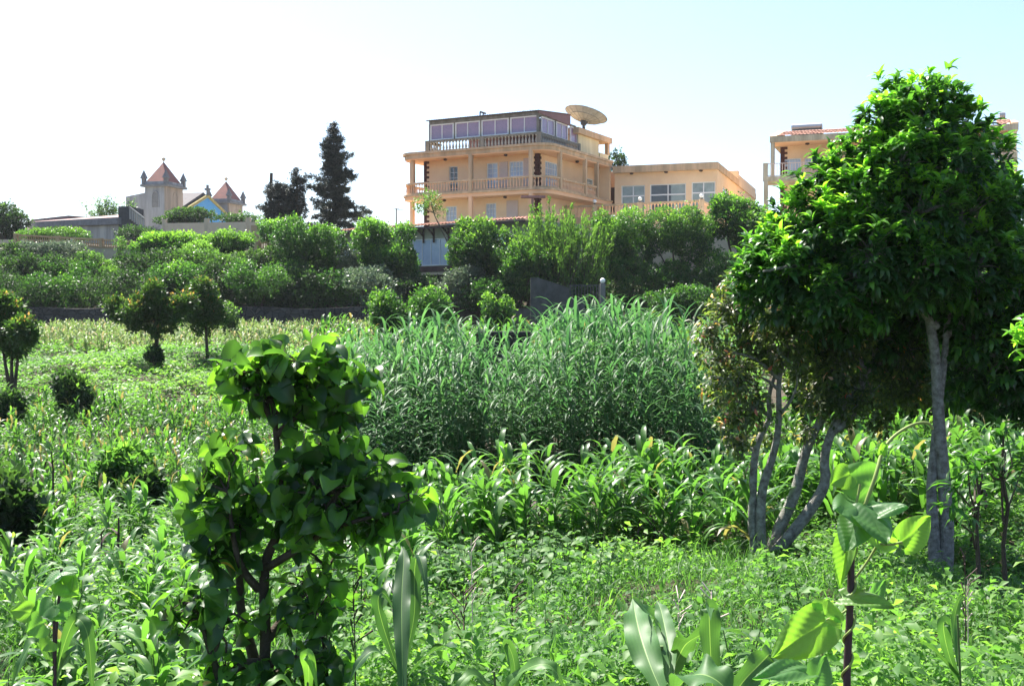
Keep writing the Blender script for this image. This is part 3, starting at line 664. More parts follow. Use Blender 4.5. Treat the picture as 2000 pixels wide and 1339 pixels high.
# ================================================================ CHURCH
def church():
    ph = math.radians(14); w_ = np.array([math.sin(ph), math.cos(ph)]); u_ = np.array([-math.cos(ph), math.sin(ph)])
    o = P(326.4, 600, 105)[:2]
    def fr(a, b, z): q = o + a * u_ + b * w_; return (q[0], q[1], z)
    class FF(Frame):
        def __init__(s): s.o, s.w, s.u = o, w_, u_
    fr = FF(); zg = gz(-35, 108) - 1
    root = thing('church', fr(1, 6, zg), 'weathered grey church with twin towers, red spires and a blue gable, on the left hill', 'church')
    FR, SD = Face(fr, 'front'), Face(fr, 'side')
    tw, td = 2.25, 3.0
    def tower(b0, ycor, yap, ybase, rb, yball, halfopen):
        zc = fr.z(ycor, 0, b0); D = fr.D(0, b0); s = D / FPX
        m = MB(); F2 = Face(fr, 'front', b0)
        zw0, zw1 = zc - 47 * s * 1., zc - 12 * s
        def arch(F, t0, t1, za, zb_):
            n = 6; c = (t0 + t1) / 2; h = (t1 - t0) / 2
            pts = [(t0, za), (t1, za)] + [(c + h * math.cos(k) , zb_ - h*1.1 + h * 1.3 * math.sin(k) ) for k in np.linspace(.1, math.pi - .1, n)]
            q = MB(); q.ngon([F(t, z, .02) for t, z in pts]); W = q.build('belfry_opening', CHD if F is F2 else ROOFD, root)
            e = MB(); P3 = [F(t, z, .03) for t, z in pts[1:]] + [F(*pts[0], .03)]; e.tube(P3, .05, 4); e.build('opening_frame', CHW if F is F2 else CHP, W)
        m.fbox(fr, 0, tw, b0, b0 + td, zg, zc); T = m.build('tower', CHW, root)
        q = MB(); q.fbox(fr, -.03, 0, b0 + .02, b0 + td - .02, zg, zc - .01); q.build('tower_front', CHP, root)
        for a, b in ((.12, b0 - .04), (-.06, b0 + .0)):
            q = MB(); q.fbox(fr, -.07, .14, b0 - .05, b0 + .2, zg, zc); q.build('corner_pilaster', CHP, root); break
        arch(F2, .75, 1.5, zw0 + .35, zw1 + .1); arch(SD, b0 + 1.15, b0 + 1.95, zw0 + .35, zw1 + .1)
        q = MB(); q.fbox(fr, -.35, tw + .3, b0 - .35, b0 + td + .3, zc, zc + .22); q.build('cornice', CHD, root)
        q = MB(); q.fbox(fr, -.15, tw + .15, b0 - .15, b0 + td + .15, zc + .22, zc + .5); q.build('parapet', CHW, root)
        ca, cb = tw / 2, b0 + td / 2; za = fr.z(yap, ca, cb)
        q = MB(); k = .08; B4 = [fr(k, b0 + k, zc + .5), fr(tw - k, b0 + k, zc + .5), fr(tw - k, b0 + td - k, zc + .5), fr(k, b0 + td - k, zc + .5)]
        for i in range(4): q.ngon([B4[i], B4[(i+1) % 4], fr(ca, cb, za)])
        q.build('spire', SPIRE, root)
        q = MB(); t = np.linspace(-math.pi/2, math.pi/2, 8); q.lathe(fr(ca, cb, za + .25), [(max(.19 * math.cos(x), .004), .19 * math.sin(x)) for x in t], 12); q.lathe(fr(ca, cb, za - .15), [(.07, 0), (.04, .25)], 6); q.build('ball_finial', BEIGE, root)
        for a, b in ((-.05, b0 - .05), (tw + .05, b0 - .05), (-.05, b0 + td + .05), (tw + .05, b0 + td + .05)):
            q = MB(); q.fbox(fr, a - .17, a + .17, b - .17, b + .17, zc + .22, zc + .8)
            B = [fr(a + i, b + j, zc + .8) for i, j in ((-.27,-.27),(.27,-.27),(.27,.27),(-.27,.27))]
            for i in range(4): q.ngon([B[i], B[(i+1) % 4], fr(a, b, zc + 1.65)])
            q.ngon(B[::-1]); q.build('pinnacle', CHD, root)
        return zc
    z1 = tower(0, 364, 316, 0, 0, 0, 0)
    bR = fr.bf(448, 0)
    z2 = tower(bR, 397, 354, 0, 0, 0, 0)
    # nave behind
    bm = (td + bR) / 2; zn = fr.z(384, 0, bm)
    m = MB(); m.fbox(fr, .3, 3.5, td * .6, bR + 1, zg, zn - 2.2); m.build('nave_wall', CHW, root)
    m = MB(); R1 = [(b, z) for b, z in ((td * .55, zn - 2.2), (bm, zn + .45), (bR + 1.2, zn - 2.2))]
    V = [fr(a, b, z) for a in (.35, 3.6) for b, z in R1]; m.add(V, [[0,1,4,3],[1,2,5,4]]); m.ngon([V[2], V[1], V[0]]); m.build('nave_roof', ROOFD, root)
    # blue gable
    bl, br_ = td + .0, bR + .0; zl = fr.z(399, 0, bl); zr_ = fr.z(424, 0, br_)
    ze = zn - 1.9
    m = MB(); pts = [(bl, zg), (br_, zg), (br_, ze), (bm, zn), (bl, ze)]
    m.ngon([SD(t, z, .10) for t, z in pts]); m.build('blue_gable', CHBLUE, root)
    m = MB()
    for (t0, q0), (t1, q1) in (((bl - .1, ze), (bm, zn)), ((bm, zn), (br_ + .1, ze))):
        m.tube([SD(t0, q0 + .05, .12), SD(t1, q1 + .08, .12)], .17, 6)
    m.build('gable_coping', CHTRIM, root)
    m = MB(); c = SD(bm, zn, .1); cz = fr.z(361, 0, bm); q = np.array(c)
    m.box((q[0]-.11, q[1]-.11, zn + .05), (q[0]+.11, q[1]+.11, cz)); h = zn + (cz - zn) * .62
    m.box((q[0]-.3, q[1]-.1, h - .1), (q[0]-.11, q[1]+.1, h + .1)); m.box((q[0]+.11, q[1]-.1, h - .1), (q[0]+.3, q[1]+.1, h + .1)); m.build('cross', CHD, root)
    # star-like relief on the gable
    # left extension with an opening
    aE = fr.af(247, .8); zt0, zt1 = fr.z(384, aE, .8), fr.z(374.5, tw, .8)
    m = MB(); a_o0, a_o1 = fr.af(262, .8), fr.af(250, .8)
    m.prism([fr(tw, .8, 0)[:2], fr(aE, .8, 0)[:2], fr(aE, 4, 0)[:2], fr(tw, 4, 0)[:2]], zg, [zt1, zt0, zt0, zt1]); m.build('side_wing', CHW, root)
    m = MB(); F3 = Face(fr, 'front', .8); m.quad(F3(a_o0, zt0 - 3.2, .02), F3(a_o1, zt0 - 3.2, .02), F3(a_o1, zt0 - .45, .02), F3(a_o0, zt0 - .45, .02)); m.build('side_opening', GDARK, root)
church()

# ================================================================ LEFT OUTBUILDING, stair, boundary walls, fences
def left_walls():
    A = P(52, 434, 100); B = P(232, 427, 92); C = P(256, 426, 91)
    root = thing('long_outbuilding', (A[0]*.5 + B[0]*.5, 96, 6 + EZ), 'long low grey outbuilding with a dark eave and pinkish roof, left of the church', 'building')
    zb = 5.0 + EZ
    def wl(mb, a, b, z0a, z0b, z1a, z1b, th, mat=0):
        d = nrm(np.array([b[0]-a[0], b[1]-a[1]])); n = np.array([-d[1], d[0]]) * th
        mb.prism([(a[0], a[1]), (b[0], b[1]), (b[0]+n[0], b[1]+n[1]), (a[0]+n[0], a[1]+n[1])], [z0a, z0b, z0b, z0a], [z1a, z1b, z1b, z1a], mat)
    m = MB(); wl(m, A, B, zb, zb, A[2] - .5, B[2] + .1 - .6, 4); m.build('wall', CONC, root)
    m = MB(); A2, B2 = A + [0, -.3, 0], B + [0, -.3, 0]; wl(m, A2, B2, A[2] - .5, B[2] - .5, A[2] - .02, B[2] + .1, .5); m.build('eave', CHD, root)
    m = MB(); A3, B3 = P(52, 433, 102), P(235, 424, 94); C3 = P(232, 420, 98); D3 = P(60, 432, 106)
    m.quad(A2 + [0, .2, 0], B2 + [0, .2, .12], B2 + [0, 5, .85], A2 + [0, 5, .3]); m.build('roof', ROOFP, root)
    m = MB(); q0, q1 = P(60, 430, 104), P(134, 423, 101); wl(m, q0, q1, zb, zb, q0[2] + .05, q1[2] + .1, 2); m.build('rear_roof', ROOFD, root)
    # dark stone block & stair
    root = thing('stone_stair_block', (B[0] + 1, B[1], 5 + EZ), 'dark stone stair block with a sloping pale balustrade beside the church wall', 'staircase')
    t0, t1 = P(231, 403, 92), P(257, 403, 92)
    m = MB(); m.box((t0[0], 92, zb), (t1[0], 95, t0[2])); m.box((t1[0], 92.3, zb), (P(300, 450, 92)[0], 95, zat(446, 92))); m.build('stone_block', CONCD, root)
    s0, s1 = P(252, 404, 91.8), P(282, 427, 91.8)
    m = MB(); m.tube([s0, s1], .09, 6); m.build('stair_handrail', CONC, root)
    for i in range(7):
        t = (i + .5) / 7; q = s0 + (s1 - s0) * t; m = MB(); m.box((q[0]-.06, q[1]-.06, q[2]-.95), (q[0]+.06, q[1]+.06, q[2]-.08)); m.build('baluster', CONC, root)
    # beige boundary wall
    A = P(318, 436, 84); B = P(500, 433, 76); z = zat(435, 84)
    root = thing('beige_boundary_wall', (A[0], A[1], gz(A[0], A[1])), 'plain beige boundary wall with short square piers, in front of the church', 'wall')
    m = MB(); wl(m, A, B, 4.5 + EZ, 4.0 + EZ, A[2], B[2], .25); m.build('wall_panel', BEIGE, root)
    for px in (321, 408, 486):
        t = (px - 318) / 182; q = A + (B - A) * t; m = MB(); m.box((q[0]-.16, q[1]-.05, q[2]-1.5), (q[0]+.16, q[1]+.27, q[2] + .3)); m.build('pier', BEIGE, root)
    m = MB(); q = P(499, 440, 75.5); m.box((q[0]-.3, q[1], 3.6+EZ), (q[0]+.25, q[1]+.3, q[2])); m.build('brown_pier', TAN, root)
    # tan balustrade fence far left
    def fence(A, B, h, label, n):
        root = thing('tan_balustrade', (A[0], A[1], A[2] - h), label, 'fence')
        for k, (q0, q1) in enumerate(((.0, .13), (h - .1, h))):
            m = MB(); wl(m, A, B, A[2] - h + q0, B[2] - h + q0, A[2] - h + q1, B[2] - h + q1, .14); m.build('rail', TAN, root)
        balusters(root, [A, B], np.linalg.norm(B - A) / n, lambda t: A[2] + (B[2] - A[2]) * t - h + .13, lambda t: A[2] + (B[2] - A[2]) * t - .1, TAN, .06, limit=100)
        for t in (0, .33, .66, 1):
            q = A + (B - A) * t; m = MB(); m.box((q[0]-.12, q[1]-.05, q[2]-h), (q[0]+.12, q[1]+.2, q[2]+.04)); m.build('post', TAN, root)
        m = MB(); wl(m, A + [0, .02, 0], B + [0, .02, 0], A[2] - h - 2.4, B[2] - h - 2.4, A[2] - h, B[2] - h, .2); m.build('base_wall', BEIGE, root)
    fence(P(30, 457, 74), P(285, 471, 72), .62, 'tan balustrade on a beige base running below the long outbuilding', 60)
    fence(P(506, 473, 71), P(566, 462, 68), .7, 'short sloping tan balustrade left of the columnar dark shrub', 12)
    q0, q1 = P(-60, 467, 76), P(31, 468, 74)
    m = MB(); wl(m, q0, q1, q0[2] - .25, q1[2] - .25, q0[2], q1[2], .3); tag(m.build('beige_ledge', BEIGE, loc=q1), 'beige wall coping at the far left edge, below the dark tree', 'wall')
    # poles
    for px, y0, y1, D, r, lab, arms in ((530, 338, 432, 92, .13, 'tall dark wooden utility pole among the low conifers', 0), (774, 407, 436, 88, .05, 'thin rooftop aerial mast with crossbars right of the big conifer', 1)):
        a, b = P(px, y0, D), P(px - (3 if not arms else 0), y1 + 10, D); m = MB(); m.tube([b, a], [r * 1.2, r], 7)
        if arms:
            m.tube([a + [-.25, 0, -.05], a + [.25, 0, -.05]], .025, 4); m.tube([a + [0, 0, -.08], a + [.6, .1, -.12]], .02, 4)
        else: m.tube([a + [-.3, 0, -1.2], a + [.1, 0, -1.2]], .05, 4)
        tag(m.build('utility_pole' if not arms else 'aerial_mast', BARK_D if not arms else DARKM, loc=b), lab, 'pole' if not arms else 'aerial')
    # stone retaining wall at the field edge
    xs = np.linspace(-34, -4.9, 40); m = MB()
    top = [zat(601 + 2 * math.sin(x), 59.6) for x in xs]
    bot = [float(gz(x, 59.3)) - .4 for x in xs]
    front = [(x, 59.5 + .05 * math.sin(x * 3)) for x in xs]; V = []
    for (x, y), zb_, zt_ in zip(front, bot, top): V += [(x, y, zb_), (x, y + .12, zt_), (x, y + .7, zt_ + .02)]
    F_ = [[3*i, 3*i+3, 3*i+4, 3*i+1] for i in range(39)] + [[3*i+1, 3*i+4, 3*i+5, 3*i+2] for i in range(39)]
    tag(m.add(V, F_).build('stone_retaining_wall', STONE, loc=(-20, 59.6, 2.6)), 'dark rubble retaining wall along the back edge of the field', 'wall')
    m = MB(); q0, q1 = P(985, 602, 57), P(1050, 600, 57); m.box((q0[0], 57, 1.8), (q1[0], 57.4, q0[2])); tag(m.build('low_stone_wall', CONCD, loc=(q0[0], 57, 2)), 'low dark wall joining the left side of the garden gate', 'wall')
    q0, q1 = P(930, 655, 34), P(1036, 657, 34); m = MB(); m.box((q0[0], 34, float(gz(0, 34)) - .5), (q1[0], 34.4, q0[2])); m.box((q0[0] - .05, 33.93, q0[2]), (q1[0] + .05, 34.47, q0[2] + .12)); tag(m.build('sunken_stone_wall', STONE, loc=(q0[0], 34, 1)), 'dark stone wall with a flat cap behind the reeds', 'wall')
    # right stone wall behind the gate side
    m = MB(); q0, q1 = P(1180, 612, 58), P(1420, 618, 58); m.box((q0[0], 58, 1.5), (q1[0] + 9, 58.5, q0[2])); tag(m.build('shaded_stone_wall', STONE, loc=(q0[0], 58, 2)), 'dark stone wall in shade right of the garden gate', 'wall')
left_walls()
def gate():
    D = 55.5; root = thing('garden_gate', P(1145, 640, D), 'dark barred metal gate beside a grey concrete wing wall and a globe-topped post', 'gate')
    a, b, c, d = P(1048, 640, D - 1.5), P(1112, 640, D), P(1172, 640, D), P(1182, 640, D)
    m = MB(); za, zb_ = zat(541, D - 1.5), zat(562, D); z0 = a[2] - .4
    m.prism([(a[0], a[1]), (b[0], b[1]), (b[0], b[1] + .2), (a[0], a[1] + .2)], z0, [za, zb_, zb_, za]); m.box((a[0] - .3, a[1] + .0, z0), (a[0], a[1] + .3, za - .02)); m.build('wing_wall', CONCD, root)
    m = MB(); zt = zat(553, D); m.box((c[0], D - .1, z0), (d[0], D + .2, zt)); m.build('gate_post', CONCG, root)
    m = MB(); t = np.linspace(-math.pi/2, math.pi/2, 8); m.lathe(((c[0]+d[0])/2, D + .05, zt + .13), [(max(.14 * math.cos(x), .003), .14 * math.sin(x)) for x in t], 12); m.build('globe', LAMPG, root)
    zg = zat(556, D)
    m = MB(); m.box((b[0] + .02, D, z0 + .1), (b[0] + .1, D + .06, zg)); m.box((c[0] - .1, D, z0 + .1), (c[0] - .02, D + .06, zg)); m.box((b[0] + .1, D, zg - .06), (c[0] - .1, D + .05, zg)); m.box((b[0]+.1, D, z0 + .6), (c[0]-.1, D + .05, z0 + .66)); m.box((b[0]+.1, D, z0 + .1), (b[0] + .8, D + .03, zg - .7))
    g = m.build('gate_leaf', DARKM, root)
    n = 9
    for i in range(n):
        x = b[0] + .1 + (c[0] - b[0] - .2) * (i + .5) / n; q = MB(); q.box((x - .02, D + .005, z0 + .66), (x + .02, D + .04, zg - .06)); q.build('gate_bar', DARKM, g)
gate()
# ================================================================ FOLIAGE TOOLS
def strip_leaf(n=3, L=1., Wd=.3, arch=.3, fold=.25, prof=None):
    """leaf along +Y, normal +Z, recurved; 3 verts per section"""
    prof = prof or (lambda t: math.sin(math.pi * min(t * .93 + .07, 1)) ** .8)
    v = []; y = z = 0.; th = arch * .35
    for i in range(n + 1):
        t = i / n; wd = Wd / 2 * (prof(t) if 0 < i < n else (.12 if i == 0 else .03))
        v += [(-wd, y, z + wd * fold), (0, y, z), (wd, y, z + wd * fold)]
        th -= arch * 1.7 / n; y += L / n * math.cos(th); z += L / n * math.sin(th)
    f = []
    for i in range(n): q = 3 * i; f += [[q, q+1, q+4, q+3], [q+1, q+2, q+5, q+4]]
    return np.array(v), np.array(f)
def diamond(Wd=.5): return np.array([(0, 0, 0), (-Wd/2, .45, .06), (0, 1, -.08), (Wd/2, .45, .06)]), np.array([[0, 3, 2, 1]])
def heart_leaf(rows=6, cols=4, Wd=.95, fold=.2, droop=.35, vein=0., w0=.30, lobe=.13, pw=(.45, .8)):
    """heart / ovate blade on a grid, base at origin, tip at +Y 1"""
    t = np.linspace(0, 1, rows + 1) ** .9; c = np.linspace(-1, 1, cols + 1); tt, cc = np.meshgrid(t, c, indexing='ij')
    g = lambda q: (q + w0 * .3) ** pw[0] * (1 - q) ** pw[1]; mx = g(np.linspace(0, 1, 200)).max()
    w_ = Wd / 2 * g(tt) / mx; x = cc * w_; y = tt - lobe * np.abs(cc) ** 1.2 * (1 - tt) ** 3 - .05 * cc ** 2 * (1 - tt)
    z = fold * np.abs(x) - droop * (y - .1) ** 2 + .03 * np.sin(cc * 5 + tt * 7)
    vm = np.zeros_like(z)
    if vein: vm = .10 * (np.abs(np.cos((y - .75 * np.abs(x)) * 26)) < .3) + .12 * (np.abs(cc) < .05); ph = (y - .75 * np.abs(x)) * 26; z += vein * (np.abs(np.cos(ph)) ** .6) * (1 - tt * .5) * np.clip(np.abs(cc) * 5, 0, 1) - vein * (np.abs(cc) < .05)
    i = np.arange(rows)[:, None] * (cols + 1) + np.arange(cols)[None]
    heart_leaf.vm = vm.ravel()
    return np.stack([x, y, z], -1).reshape(-1, 3), np.stack([i, i + 1, i + cols + 2, i + cols + 1], -1).reshape(-1, 4)
def rand_unit(rng, n):
    return nrm(rng.normal(size=(n, 3)))
def frames(d, up):
    d = nrm(d); s = nrm(np.cross(d, up)); nn = np.cross(s, d)
    return np.stack([s, d, nn], -1)
UP = np.array([0, 0, 1.])
def lobe_points(rng, C, Rd, n, inner=.45, flat=1.0, cut=.55):
    """points near the shells of lobes; C (k,3), Rd (k,3)"""
    C = np.asarray(C, float); Rd = np.asarray(Rd, float)
    A = (Rd[:, 0] * Rd[:, 2] + Rd[:, 0] * Rd[:, 1] + Rd[:, 1] * Rd[:, 2]); k = rng.choice(len(C), size=int(n * 1.7), p=A / A.sum())
    d = rand_unit(rng, len(k)); rr = 1 - inner * rng.random(len(k)) ** 2.2
    rr *= 1 + .10 * np.sin(d[:, 0] * 9 + k) * np.sin(d[:, 2] * 8 + k * 2)
    p = C[k] + d * Rd[k] * rr[:, None]
    keep = np.ones(len(k), bool)
    for j in range(len(C)):
        q = np.linalg.norm((p - C[j]) / Rd[j], axis=1) < cut
        keep &= ~(q & (k != j))
    p, d, k = p[keep][:n], d[keep][:n], k[keep][:n]
    return p, nrm(d / Rd[k]), k
def leaf_cloud(mb, rng, p, out, per, L, T, spread=1.0, up=.45, droop=.0, jit=.05, rnd_top=None, mat=0, nup=.9, rbase=None):
    """tufts of leaves at points p pointing along out"""
    K = len(p); P_ = np.repeat(p, per, 0); O = np.repeat(out, per, 0)
    d = nrm(O * .9 + rand_unit(rng, K * per) * spread + UP * up - UP * droop)
    upv = nrm(UP * nup + rand_unit(rng, K * per) * .55 + O * .35)
    Rm = frames(d, upv)
    pos = P_ + rand_unit(rng, K * per) * jit
    sc = L * (0.7 + .6 * rng.random(K * per))
    if rbase is None: rnd = np.clip(rng.normal(.42, .2, K * per), 0, .93)
    else: rnd = np.clip(np.repeat(rbase, per) + rng.normal(0, .12, K * per), 0, 1)
    if rnd_top is not None: rnd = np.clip(rnd + np.repeat(rnd_top, per), 0, 1)
    mb.scatter(T, pos, Rm, sc, rnd, mat)
def wob(a, b, n, amp, rng):
    a, b = np.array(a, float), np.array(b, float); t = np.linspace(0, 1, n)[:, None]
    q = a + (b - a) * t; q[1:-1] += rng.normal(size=(n - 2, 3)) * amp; return q
def smooth_path(pts, n=3):
    pts = np.array(pts, float)
    for _ in range(n):
        if len(pts) < 3: break
        q = [pts[0]]
        for a, b in zip(pts, pts[1:]): q += [a * .75 + b * .25, a * .25 + b * .75]
        pts = np.array(q[:1] + q[2:-1] + [pts[-1]]) if len(q) > 3 else np.array(q + [pts[-1]])
        if len(pts) > 24: break
    return pts

DIA = diamond(.55); DIAN = diamond(.3)

# ================================================================ FAR SHRUBS AND TREES
def bush(px, y0, y1, wpx, D, mat, label, n=9000, L=.13, name='shrub', cat='shrub', group=None, seed=0, shape='round', trunk=False, T=None, topw=.35, lobes=20, dr=1.0, thick=None, young=.25):
    rng = np.random.default_rng(seed * 7 + int(px) + int(y0) * 3)
    top, bot = P(px, y0, D), P(px, y1, D); 
    if D < 56: bot[2] = min(bot[2], float(gz(bot[0], D)) + .02)
    H = (top[2] - bot[2]) * 1.07; Wd = wpx * D / FPX * 1.1; cz = bot[2] + H / 2
    root = thing(name, (top[0], D, bot[2] - (.0 if not trunk else .9)), label, cat, group)
    L = L * rng.uniform(.85, 1.35); n = int(n * (.13 / L) ** .7) if L > .13 else n
    C = []; Rd = []
    for i in range(lobes):
        if shape == 'round':
            d = rand_unit(rng, 1)[0]; r = rng.uniform(.17, .46); q = d * (1.0 - r) * rng.uniform(.75, 1.08)
        elif shape == 'flat':
            q = np.array([rng.uniform(-.68, .68), rng.uniform(-.5, .5), rng.uniform(-.5, .5)]); r = rng.uniform(.25, .42)
        elif shape == 'box':
            q = np.array([rng.uniform(-.62, .62), rng.uniform(-.6, .6), rng.uniform(-.62, .66)]); r = rng.uniform(.2, .42)
        elif shape == 'cone':
            h = rng.uniform(-.8, .7); q = np.array([rng.uniform(-.6, .6) * (.75 - h * .6), rng.uniform(-.6, .6) * (.75 - h * .6), h]); r = rng.uniform(.22, .38) * (1.1 - h * .35)
        C.append((top[0] + q[0] * Wd / 2, D + q[1] * Wd / 2 * dr, cz + q[2] * H / 2)); Rd.append((r * Wd / 2 * 1.1, r * Wd / 2 * 1.1 * dr, r * H / 2 * 1.05))
    C, Rd = np.array(C), np.array(Rd)
    p, o, k = lobe_points(rng, C, Rd, n // 3)
    ns = len(p) // 12; j_ = rng.integers(len(p), size=ns); sp = p[j_] + nrm(o[j_] + UP * .8) * rng.uniform(.05, .28, (ns, 1)) * min(1.2, H / 2); p = np.concatenate([p, sp]); o = np.concatenate([o, nrm(o[j_] * .3 + UP)]); k = np.concatenate([k, k[j_]])
    br = np.clip((p[:, 2] - cz) / (H / 2), -1, 1) * .14 + rng.normal(.30, .10, len(p)) + rng.normal(0, .1, len(C))[k] + young * np.clip(o[:, 2], 0, 1)  # leaf tone rises with height and with how far leaves face up
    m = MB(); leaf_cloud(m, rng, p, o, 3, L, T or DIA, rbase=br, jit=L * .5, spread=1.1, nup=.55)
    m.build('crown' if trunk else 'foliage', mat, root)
    s = MB(); g = bot[2] - (1.2 if trunk else .3)
    for i in range(3 if trunk else 5):
        j = rng.integers(len(C)); s.tube(wob((top[0] + rng.normal(0, .05 * Wd), D, g), C[j], 5, .04, rng), [(.09 if trunk else .05), .07, .05, .04, .02], 5)
    s.build('trunk' if trunk else 'stems', BARK_D, root)
    return root
BK = 'shrubs on the bank above the retaining wall'
S = bush
# --- left bank, back to front
S(12, 396, 470, 76, 84, G_BANK, 'dark round tree at the far left edge, left end of the outbuilding', 9000, .14, 'tree', 'tree')
S(66, 449, 476, 60, 78, G_FEATHER, 'light green mound left behind the tan balustrade', 3000, .13, group='light mounds behind the tan balustrade', shape='round')
S(128, 446, 476, 95, 79, G_FEATHER, 'light green mound, widest of those behind the tan balustrade, below the outbuilding', 5000, .13, group='light mounds behind the tan balustrade', shape='round')
S(95, 468, 520, 130, 71, G_SILVER, 'greyish sparkling shrub under the left end of the tan balustrade', 9000, .12, group=BK)
S(22, 480, 560, 90, 69, G_BANK, 'dense green shrub at the left edge of the bank, below the dark tree', 8000, .13, group=BK)
S(170, 496, 560, 95, 67, G_BANK, 'bright leaved shrub below the middle of the tan balustrade', 8000, .13, group=BK, young=.5)
S(238, 508, 570, 100, 67, G_FEATHER, 'thin yellowish green shrub below the right part of the tan balustrade', 7000, .12, group=BK)
S(232, 462, 500, 26, 71, G_FEATHER, 'thin yellow flowering sapling poking above the tan balustrade', 500, .12, 'sapling', 'sapling', seed=5)
S(378, 409, 436, 92, 99, G_BANK, 'dark sprawling bush in front of the blue church gable', 7000, .16, name='bush', lobes=30)
S(338, 418, 440, 60, 98, G_BANK, 'small dark bush at the foot of the left church tower', 2500, .16, name='bush', shape='flat')
S(474, 416, 436, 90, 97, G_BANK, 'low loose bush at the foot of the right church tower', 3000, .16, name='bush')
S(270, 440, 470, 80, 88, G_BANK, 'brownish bush in front of the stone stair block', 2500, .14, name='bush', shape='flat')
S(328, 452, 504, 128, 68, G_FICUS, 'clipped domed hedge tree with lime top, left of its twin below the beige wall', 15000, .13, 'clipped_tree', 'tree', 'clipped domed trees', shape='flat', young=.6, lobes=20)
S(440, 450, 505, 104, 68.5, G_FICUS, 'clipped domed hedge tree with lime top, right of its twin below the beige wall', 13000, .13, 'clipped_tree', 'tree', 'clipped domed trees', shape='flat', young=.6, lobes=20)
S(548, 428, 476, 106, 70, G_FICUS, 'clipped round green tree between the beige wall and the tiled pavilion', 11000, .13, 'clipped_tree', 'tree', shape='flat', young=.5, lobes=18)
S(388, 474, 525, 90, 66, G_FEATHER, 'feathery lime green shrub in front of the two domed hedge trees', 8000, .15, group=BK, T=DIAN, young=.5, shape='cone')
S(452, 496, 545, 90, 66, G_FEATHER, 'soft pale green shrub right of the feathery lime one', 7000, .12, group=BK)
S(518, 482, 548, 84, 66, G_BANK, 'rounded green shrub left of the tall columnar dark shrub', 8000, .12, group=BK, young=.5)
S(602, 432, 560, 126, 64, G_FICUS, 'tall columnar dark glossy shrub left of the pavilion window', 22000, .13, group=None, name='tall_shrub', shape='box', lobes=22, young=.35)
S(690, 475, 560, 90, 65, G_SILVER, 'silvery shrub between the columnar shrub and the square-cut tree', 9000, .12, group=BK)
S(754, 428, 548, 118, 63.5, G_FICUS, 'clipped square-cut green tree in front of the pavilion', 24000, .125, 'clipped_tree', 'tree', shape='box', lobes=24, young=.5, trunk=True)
front = [(30,560,632,120,'low dark shrub at the left end of the retaining wall'),(112,548,634,110,'dark shrub above the wall, second from the left end'),(196,556,630,110,'dark shrub above the wall with pale tips, left of the orange-tipped tree'),
 (280,545,628,110,'dense dark shrub directly behind the orange-tipped tree'),(352,536,625,110,'mixed dark shrub right behind the orange-tipped crown'),(430,520,612,110,'broad green shrub above the wall behind the young sapling'),(505,528,606,100,'green shrub above the wall left of the columnar shrub'),
 (575,540,612,110,'shaded shrub at the foot of the columnar shrub'),(655,545,622,120,'shaded shrub above the right half of the retaining wall'),(725,535,626,90,'silver-leaved low shrub at the foot of the square-cut tree'),(60,515,575,90,'bright mid-bank shrub below the greyish sparkling one'),
 (140,520,580,80,'dark mid-bank shrub left of the bright leaved shrub'),(300,512,570,110,'dark mid-bank shrub below the left domed hedge tree'),(380,515,575,90,'yellowish mid-bank shrub below the feathery lime one')]
for i, (px, y0, y1, wd, lab) in enumerate(front):
    mt = G_FICUS if i in (1, 4, 6, 8, 11) else G_SILVER if 'silver' in lab else (G_FEATHER if 'yellowish' in lab else G_BANK)
    S(px, y0 - 22 + (i * 7) % 13, y1 + 6, wd + 26, 61.2 + (i % 3) * .6 + (2.8 if i > 9 else 0), mt, lab, 12000, .13, group=BK, seed=i, young=.12, shape='box', lobes=24)
# --- centre and right bank
S(935, 424, 560, 116, 62, G_FICUS, 'tall glossy rounded tree right of the pavilion window', 22000, .13, 'garden_tree', 'tree', shape='round', lobes=20, young=.5, trunk=True)
S(1022, 466, 600, 118, 60.5, G_FICUS, 'lower rounded tree with lime tips left of the gate wing wall', 18000, .13, 'garden_tree', 'tree', lobes=18, young=.45)
S(905, 520, 612, 100, 61, G_SILVER, 'silver-leaved shrub below the pavilion window and behind the reeds', 9000, .12, group=BK)
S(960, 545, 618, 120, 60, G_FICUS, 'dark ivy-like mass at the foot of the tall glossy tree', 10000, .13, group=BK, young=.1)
S(800, 535, 580, 120, 62.5, G_BANK, 'shaded low shrub beneath the pavilion ledge', 7000, .12, group=BK, young=.1)
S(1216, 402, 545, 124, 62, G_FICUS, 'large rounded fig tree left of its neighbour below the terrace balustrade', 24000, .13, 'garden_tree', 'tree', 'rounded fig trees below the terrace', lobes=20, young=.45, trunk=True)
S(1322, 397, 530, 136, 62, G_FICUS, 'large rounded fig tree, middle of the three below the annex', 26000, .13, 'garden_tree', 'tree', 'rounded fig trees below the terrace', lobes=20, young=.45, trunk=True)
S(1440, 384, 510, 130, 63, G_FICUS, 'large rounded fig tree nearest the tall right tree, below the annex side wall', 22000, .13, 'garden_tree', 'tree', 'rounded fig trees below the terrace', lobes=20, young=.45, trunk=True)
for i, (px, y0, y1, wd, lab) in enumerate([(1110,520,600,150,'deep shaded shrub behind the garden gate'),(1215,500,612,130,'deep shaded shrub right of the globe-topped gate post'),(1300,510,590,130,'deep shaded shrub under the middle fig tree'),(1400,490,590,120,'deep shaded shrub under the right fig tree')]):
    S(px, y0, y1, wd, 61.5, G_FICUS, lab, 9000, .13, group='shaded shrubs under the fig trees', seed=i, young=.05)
S(1330, 556, 632, 150, 57, G_FICUS, 'low boxy dark hedge right of the garden gate', 14000, .12, 'hedge', 'hedge', shape='box', young=.1)
